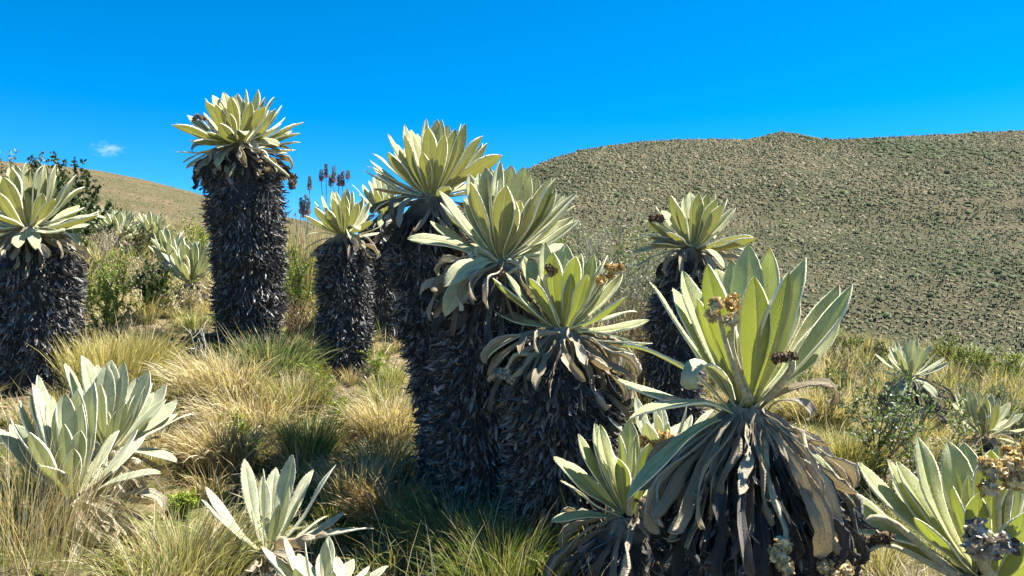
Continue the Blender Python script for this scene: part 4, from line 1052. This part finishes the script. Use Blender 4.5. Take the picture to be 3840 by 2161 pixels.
# lupine-like flower spikes against the sky
def spikes(label, pts, d, seed):
    rs = np.random.default_rng(seed)
    x0 = sum(p[0] for p in pts) / len(pts)
    v = PV(x0, 780, d); loc = Vector((v.x, v.y, G(v.x, v.y)))
    root = empty('flower_spike_plant', loc); tag(root, label, 'flowering plant')
    for (x, yt, yb) in pts:
        top, bot = PV(x, yt, d + rs.uniform(-.1, .1)) - loc, PV(x, yb, d) - loc
        b0 = np.array([rs.uniform(-.06, .06), rs.uniform(-.06, .06), -.05])
        path = np.array([b0, (b0 + np.array(bot)) / 2 + np.array([rs.normal() * .02, 0, 0]), np.array(bot), np.array(top)])
        V, Q = tube(path, [.006, .005, .004, .002], 5)
        st = obj('stalk', mesh_np('stalk', V, Q, M_TWIG, np.tile(np.array((.24, .22, .15)), (len(V), 1))), root)
        n = 170
        s = rs.random(n) ** 1.0; a = rs.uniform(0, 6.283, n)
        o = np.stack([np.cos(a), np.sin(a), 0 * a], 1)
        p = np.array(bot) + (np.array(top) - np.array(bot)) * s[:, None] + o * .012
        V, Q = strips(p, nrm(o + np.array([0, 0, .8])), [0, 0, 1], 0.030 * (1.15 - s * .7), .008, 0, .6, 0, 0, segs=2, cols=3)
        pal = np.array([(.13, .16, .24), (.19, .20, .31), (.11, .14, .13), (.36, .24, .46)])
        c = pal[rs.choice(4, n, p=[.35, .3, .25, .10])] * rs.uniform(.7, 1.3, (n, 1))
        low = (s < .22) & (rs.random(n) < .5); c[low] = (.42, .20, .42)
        obj('flower_spike', mesh_np('flower_spike', V, Q, M_FOLI, rep_col(c, V)), st)
spikes('cluster of dark blue-purple flower spikes above the slim frailejon, against the sky', [(808, 428, 458), (820, 414, 450), (840, 419, 462), (852, 440, 470), (862, 432, 470), (875, 430, 452), (832, 440, 470)], 8.6, 1)
spikes('short dark flower spikes with a pale tip behind the straw reeds', [(757, 498, 540), (768, 490, 545), (776, 500, 540), (764, 505, 550), (779, 442, 480)], 8.8, 2)
# grey scrub behind the trio and under the hill
sh('shrub', 'tall thin silver-leaved branch standing above grey scrub below the big hill', 'shrub', 1512, 850, 8.2, 1.62, .12, 3, 420, .035, .009, SIL, (.12, .10, .08), .009, 9, .55, seed=60, top=478)
sh('shrub', 'silver-grey twiggy scrub behind the joined trio\'s lowest head', 'shrub', 1560, 880, 7.6, 1.05, .55, 22, 2600, .022, .007, SIL, (.30, .26, .22), .006, 9, seed=61, top=560)
sh('shrub', 'bright green leafy tuft on top of the grey scrub', 'shrub', 1490, 860, 8.0, 1.12, .25, 8, 1100, .030, .008, YG + MG, (.25, .2, .16), .006, 6, .78, seed=62, top=585)
sh('shrub', 'green shoots with rusty tips beside the white-skirted frailejon', 'shrub', 1610, 860, 7.9, 1.25, .25, 9, 1300, .030, .008, YG + MG + [(.25, .14, .05)], (.25, .2, .16), .006, 6, .78, seed=63, top=552)
sh('shrub', 'dense dry brown twigs in the dark gap behind the lowest trio head', 'shrub', 1615, 1040, 5.9, .72, .45, 34, 1400, .016, .004, OLV + [(.30, .20, .09)], (.20, .14, .085), .005, 8, seed=64, top=740)
sh('shrub', 'pale grey dry twigs behind the white-skirted frailejon\'s stem', 'shrub', 1800, 960, 7.4, .7, .6, 20, 900, .02, .006, SIL + OLV, (.32, .28, .23), .005, 8, seed=65, top=700)
sh('shrub', 'slender grey-green leafy sprig beside the golden-green round tussock', 'shrub', 2216, 1185, 4.4, .66, .22, 7, 1500, .030, .0055, SIL + MG, (.16, .12, .09), .005, 7, .2, seed=66, top=912)
sh('shrub', 'bushy grey-green sprig in front of the drooping white frailejon\'s dark stub', 'shrub', 2300, 1180, 4.5, .42, .4, 8, 1400, .026, .0055, SIL + MG, (.16, .12, .09), .004, 7, .2, seed=67, top=1000)
sh('shrub', 'dark brown evergreen twig slanting beside the straw tussock', 'shrub', 2090, 1000, 6.2, .34, .5, 5, 900, .018, .004, OLV + DKG, (.14, .10, .06), .004, 7, .2, seed=68, top=930)
YB = [(2150, 905, 12.5, 'yellow-topped scrub bush at the foot of the big hill, next to the green frailejon leaves'), (2205, 905, 12.0, 'dark evergreen scrub with yellow tips beyond the straw tussock'),
      (2385, 905, 13.0, 'tall yellow-green scrub bush directly behind the drooping white frailejon'), (2425, 935, 12.0, 'yellow-green scrub bush with grey twigs beyond the small leafy frailejon'),
      (2470, 945, 11.5, 'feathery light green scrub above the small leafy frailejon'), (2535, 950, 11.5, 'bright green scrub bush at the far end of the scrub row'),
      (2330, 935, 11.0, 'mixed olive scrub under the tall yellow-green bush'), (2110, 890, 13.5, 'low dark scrub in the hollow under the big hill')]
for i, (x, y, d, lab) in enumerate(YB):
    sh('shrub', lab, 'shrub', x, y, d, U(.38, .62), .6, 12, 1500, .03, .009, (YG + OLV) if i not in (1, 7) else DKG + OLV, (.26, .2, .15), .006, 7, .35, seed=70 + i, top=(852, 856, 842, 872, 880, 886, 905, 848)[i])
GB = [(2040, 930, 11, 'grey dry scrub behind the straw tussock under the big hill'), (2260, 960, 9.5, 'grey-brown scrub just behind the small frailejon with white drooping leaves'),
      (2370, 1010, 8.5, 'grey scrub touching the drooping white leaves of the small frailejon'), (2440, 1000, 9.5, 'dry scrub behind the leaf tips of the small leafy frailejon'),
      (2520, 1020, 8.5, 'grey scrub behind the outer leaves of the small leafy frailejon'), (2560, 1090, 7.0, 'brown scrub next to the foot of the small leafy frailejon'), (2180, 960, 10, 'grey scrub in front of the dark evergreen scrub with yellow tips')]
for i, (x, y, d, lab) in enumerate(GB):
    sh('shrub', lab, 'shrub', x, y, d, U(.3, .45), .8, 18, 900, .024, .007, SIL + OLV + MG, (.33, .27, .2), .005, 7, .3, seed=90 + i)

# scattered scrub in the grass
XS = scatter(60, -1.5, 11, 6.5, 16, .75, lambda x, y: .12 < x / y < .80 and free(x, y, .15))
for i, (x, y) in enumerate(XS):
    k = i % 4
    sh('shrub', 'small grey-green scrub bush scattered in the dry grass below the big hill', 'shrub', 0, 0, 8, U(.25, .5), .8, 9, 750, .022, .006, (SIL + MG, OLV + DKG, DKG + MG, YG + OLV)[k], (.28, .23, .17), .0045, 6, .25, seed=200 + i,
       group='scrub bushes below the big hill', loc=Vector((x, y, G(x, y))))
XL = scatter(34, -11, 0, 6.4, 17, .7, lambda x, y: -.78 < x / y < -.17 and free(x, y, .15))
for i, (x, y) in enumerate(XL):
    k = i % 4
    sh('shrub', 'small twiggy bush scattered over the dry rise behind the tall black stems', 'shrub', 0, 0, 8, U(.25, .5), .7, 10, 750, .022, .006, (YG + MG, OLV + DKG, DKG + OLV, YG + OLV)[k], (.26, .20, .15), .0045, 6, .25, seed=300 + i,
       group='bushes on the rise', loc=Vector((x, y, G(x, y))))

# ---------------------------------------------------------------- far hill vegetation
def far_plant(n_leaf, rs):
    bag = Bag()
    V, Q = tube([(0, 0, -.3), (0, 0, .75), (0, 0, 1.45)], [.20, .26, .24], 6); bag.add(V, Q, np.array((.035, .032, .03)))
    a = np.arange(n_leaf) * 2.39996; e = np.linspace(1.35, -.1, n_leaf)
    d = np.stack([np.cos(a) * np.cos(e), np.sin(a) * np.cos(e), np.sin(e)], 1)
    V, Q = strips(np.tile(np.array([0, 0, 1.45]), (n_leaf, 1)), d, [0, 0, 1], .62, .12, 0, .2, 0, 0, segs=2, cols=2)
    bag.add(V, Q, np.array((.33, .35, .25)))
    return bag
fb = far_plant(26, rng); far_me = fb.mesh('frailejon', M_FARPL, False)
FV = np.concatenate(fb.V)
us = rng.uniform(-.05, .76, 60000); ds = 335 + (1000 - 335) * rng.random(60000) ** 1.15
xs, ys = us * ds, ds
dens = .5 + .5 * np.sin(xs * .021 + 2 * np.sin(ys * .011)) * np.cos(ys * .017 + xs * .006)
keep = rng.random(60000) < (.18 + .35 * dens)
xs, ys = xs[keep][:12500], ys[keep][:12500]
zs = hillR(xs, ys)
# the largest 300 in the frame stand as single plants
inf = (xs / ys > -.02) & (xs / ys < .69) & (ys < 520)
size = rng.uniform(.6, 1.4, len(xs)) * (1 + .25 * (ys > 600))
score = np.where(inf, size / ys, 0)
top = np.argsort(-score)[:300]
for i in top:
    o = bpy.data.objects.new('frailejon', far_me); COL.objects.link(o)
    s = size[i]; o.location = (xs[i], ys[i], zs[i]); o.scale = (s, s, s * U(.8, 1.3)); o.rotation_euler = (0, 0, U(0, 6.28))
    tag(o, 'tiny dark-stemmed frailejon dotting the lower slope of the big hill', 'frailejon plant', 'frailejones on the lower hill slope')
rest = np.setdiff1d(np.arange(len(xs)), top)
bag = Bag()
Vt, Qt = tube([(0, 0, -.3), (0, 0, 1.35)], [.22, .26], 4)
a = np.arange(7) * 2.39996; e = np.linspace(1.2, .0, 7)
d7 = np.stack([np.cos(a) * np.cos(e), np.sin(a) * np.cos(e), np.sin(e)], 1)
Vr, Qr = strips(np.tile(np.array([0, 0, 1.35]), (7, 1)), d7, [0, 0, 1], .62, .22, 0, .1, 0, 0, segs=1, cols=2, prof=(np.array([0, 1]), np.array([.5, 1])))
V1 = np.concatenate([Vt, Vr.reshape(-1, 3)]); Q1 = np.concatenate([Qt, Qr + len(Vt)]); C1 = np.r_[np.tile((.035, .032, .03), (len(Vt), 1)), np.tile((.34, .36, .26), (Vr.size // 3, 1))]
def many(V1, Q1, C1, x, y, z, s, sz, rot, tint):
    n = len(x); m = len(V1)
    c, sn = np.cos(rot)[:, None], np.sin(rot)[:, None]
    vx = (V1[None, :, 0] * c - V1[None, :, 1] * sn) * s[:, None] + x[:, None]
    vy = (V1[None, :, 0] * sn + V1[None, :, 1] * c) * s[:, None] + y[:, None]
    vz = V1[None, :, 2] * (s * sz)[:, None] + z[:, None]
    V = np.stack([vx, vy, vz], -1).reshape(-1, 3)
    Q = (Q1[None] + (np.arange(n) * m)[:, None, None]).reshape(-1, 4)
    C = (C1[None] * tint[:, None, :]).reshape(-1, 3)
    return V, Q, C
n = len(rest)
V, Q, C = many(V1, Q1, C1, xs[rest], ys[rest], zs[rest], size[rest], U(.8, 1.3, n), U(0, 6.28, n), U(.7, 1.25, (n, 1)) * np.ones((1, 3)))
tag(obj('far_frailejones', mesh_np('far_frailejones', V, Q, M_FARPL, C, smooth=False)), 'thousands of tiny frailejones covering the upper slope of the big hill', 'frailejon plants', kind='stuff')
# tussock bumps and dark scrub on the hill
def bumps(name, label, f, n, u0, u1, d0, d1, s0, s1, pal, pw=1.1, dark=.08):
    u = U(u0, u1, n); d = d0 + (d1 - d0) * rng.random(n) ** pw
    x, y = u * d, d; z = f(x, y)
    ang = np.arange(5) * 2 * np.pi / 5
    Vb = np.concatenate([np.c_[np.cos(ang), np.sin(ang), -.3 + 0 * ang], np.c_[np.cos(ang + .5) * .75, np.sin(ang + .5) * .75, .55 + 0 * ang], np.c_[np.cos(ang) * .12, np.sin(ang) * .12, .9 + 0 * ang]])
    Qb = np.array([(k * 5 + j, k * 5 + (j + 1) % 5, (k + 1) * 5 + (j + 1) % 5, (k + 1) * 5 + j) for k in range(2) for j in range(5)])
    pal = np.array(pal); c = pal[rng.integers(len(pal), size=n)] * U(.7, 1.2, (n, 1))
    s = (s0 + (s1 - s0) * rng.random(n) ** 2.5) * (1 + .4 * (y > 650))
    r0 = np.random.default_rng(8); clump = np.zeros(n)
    for k in range(26):
        w = r0.uniform(.006, .09); q = r0.uniform(0, 6.28); clump += np.sin((x * np.cos(q) + y * .6 * np.sin(q)) * w + r0.uniform(0, 6.28)) / (1 + w * 14)
    clump /= clump.std()
    dk = rng.random(n) < dark * np.clip(.25 + 2.6 * (clump - .55), .12, 7)
    c *= (1 - .10 * np.clip(clump, -1.5, 1.5))[:, None]
    c[dk] = np.array((.06, .075, .035)) * U(.7, 1.6, (dk.sum(), 1)); s[dk] *= U(1.0, 2.0, dk.sum())
    V, Q, C = many(Vb, Qb, np.ones((len(Vb), 3)), x, y, z, s, U(.35, .9, n), U(0, 6.28, n), c)
    tag(obj(name, mesh_np(name, V, Q, M_FARPL, C)), label, 'grass', kind='stuff')
HP = [(.148, .128, .077), (.12, .108, .062), (.09, .094, .050), (.21, .18, .115), (.07, .08, .042)]
bumps('hill_tussocks', 'tan and olive tussock grass covering the big hill', hillR, 52000, -.12, .78, 333, 1000, .45, 2.0, HP, dark=.24)
bumps('hill_dry_tussocks', 'tan dry grass covering the far left hill', hillL, 12000, -.80, .10, 160, 620, .35, .8, [(.18, .137, .08), (.14, .113, .063), (.11, .098, .052)], dark=.14)
# rocks showing through on the left hill are dark streaks in the grass
# ---------------------------------------------------------------- small cloud
def cloud():
    t = NT('cloud_vapour')
    oc = t.coord('Object')
    n = t.noise(2.6, 6, .62, oc)
    ln = t.n('ShaderNodeVectorMath', operation='LENGTH'); t.t.links.new(oc, ln.inputs[0])
    f = t.smooth(t.math('SUBTRACT', n, t.math('MULTIPLY', ln.outputs['Value'], .28)), .30, .52, 0, .0042)
    pv = t.n('ShaderNodeVolumePrincipled'); pv.inputs['Color'].default_value = (1, 1, 1, 1); t.set(pv.inputs['Density'], f)
    t.t.links.new(pv.outputs[0], t.out.inputs['Volume'])
    th = np.linspace(.02, math.pi - .02, 12)
    V, Q = tube([(0, 0, -math.cos(a)) for a in th], np.sin(th), 20)
    o = obj('cloud', mesh_np('cloud', V, Q, t.m)); o.location = PV(272, 376, 3000); o.scale = (85, 60, 38)
    tag(o, 'small faint white wisp of cloud low over the left hill', 'cloud')
cloud()
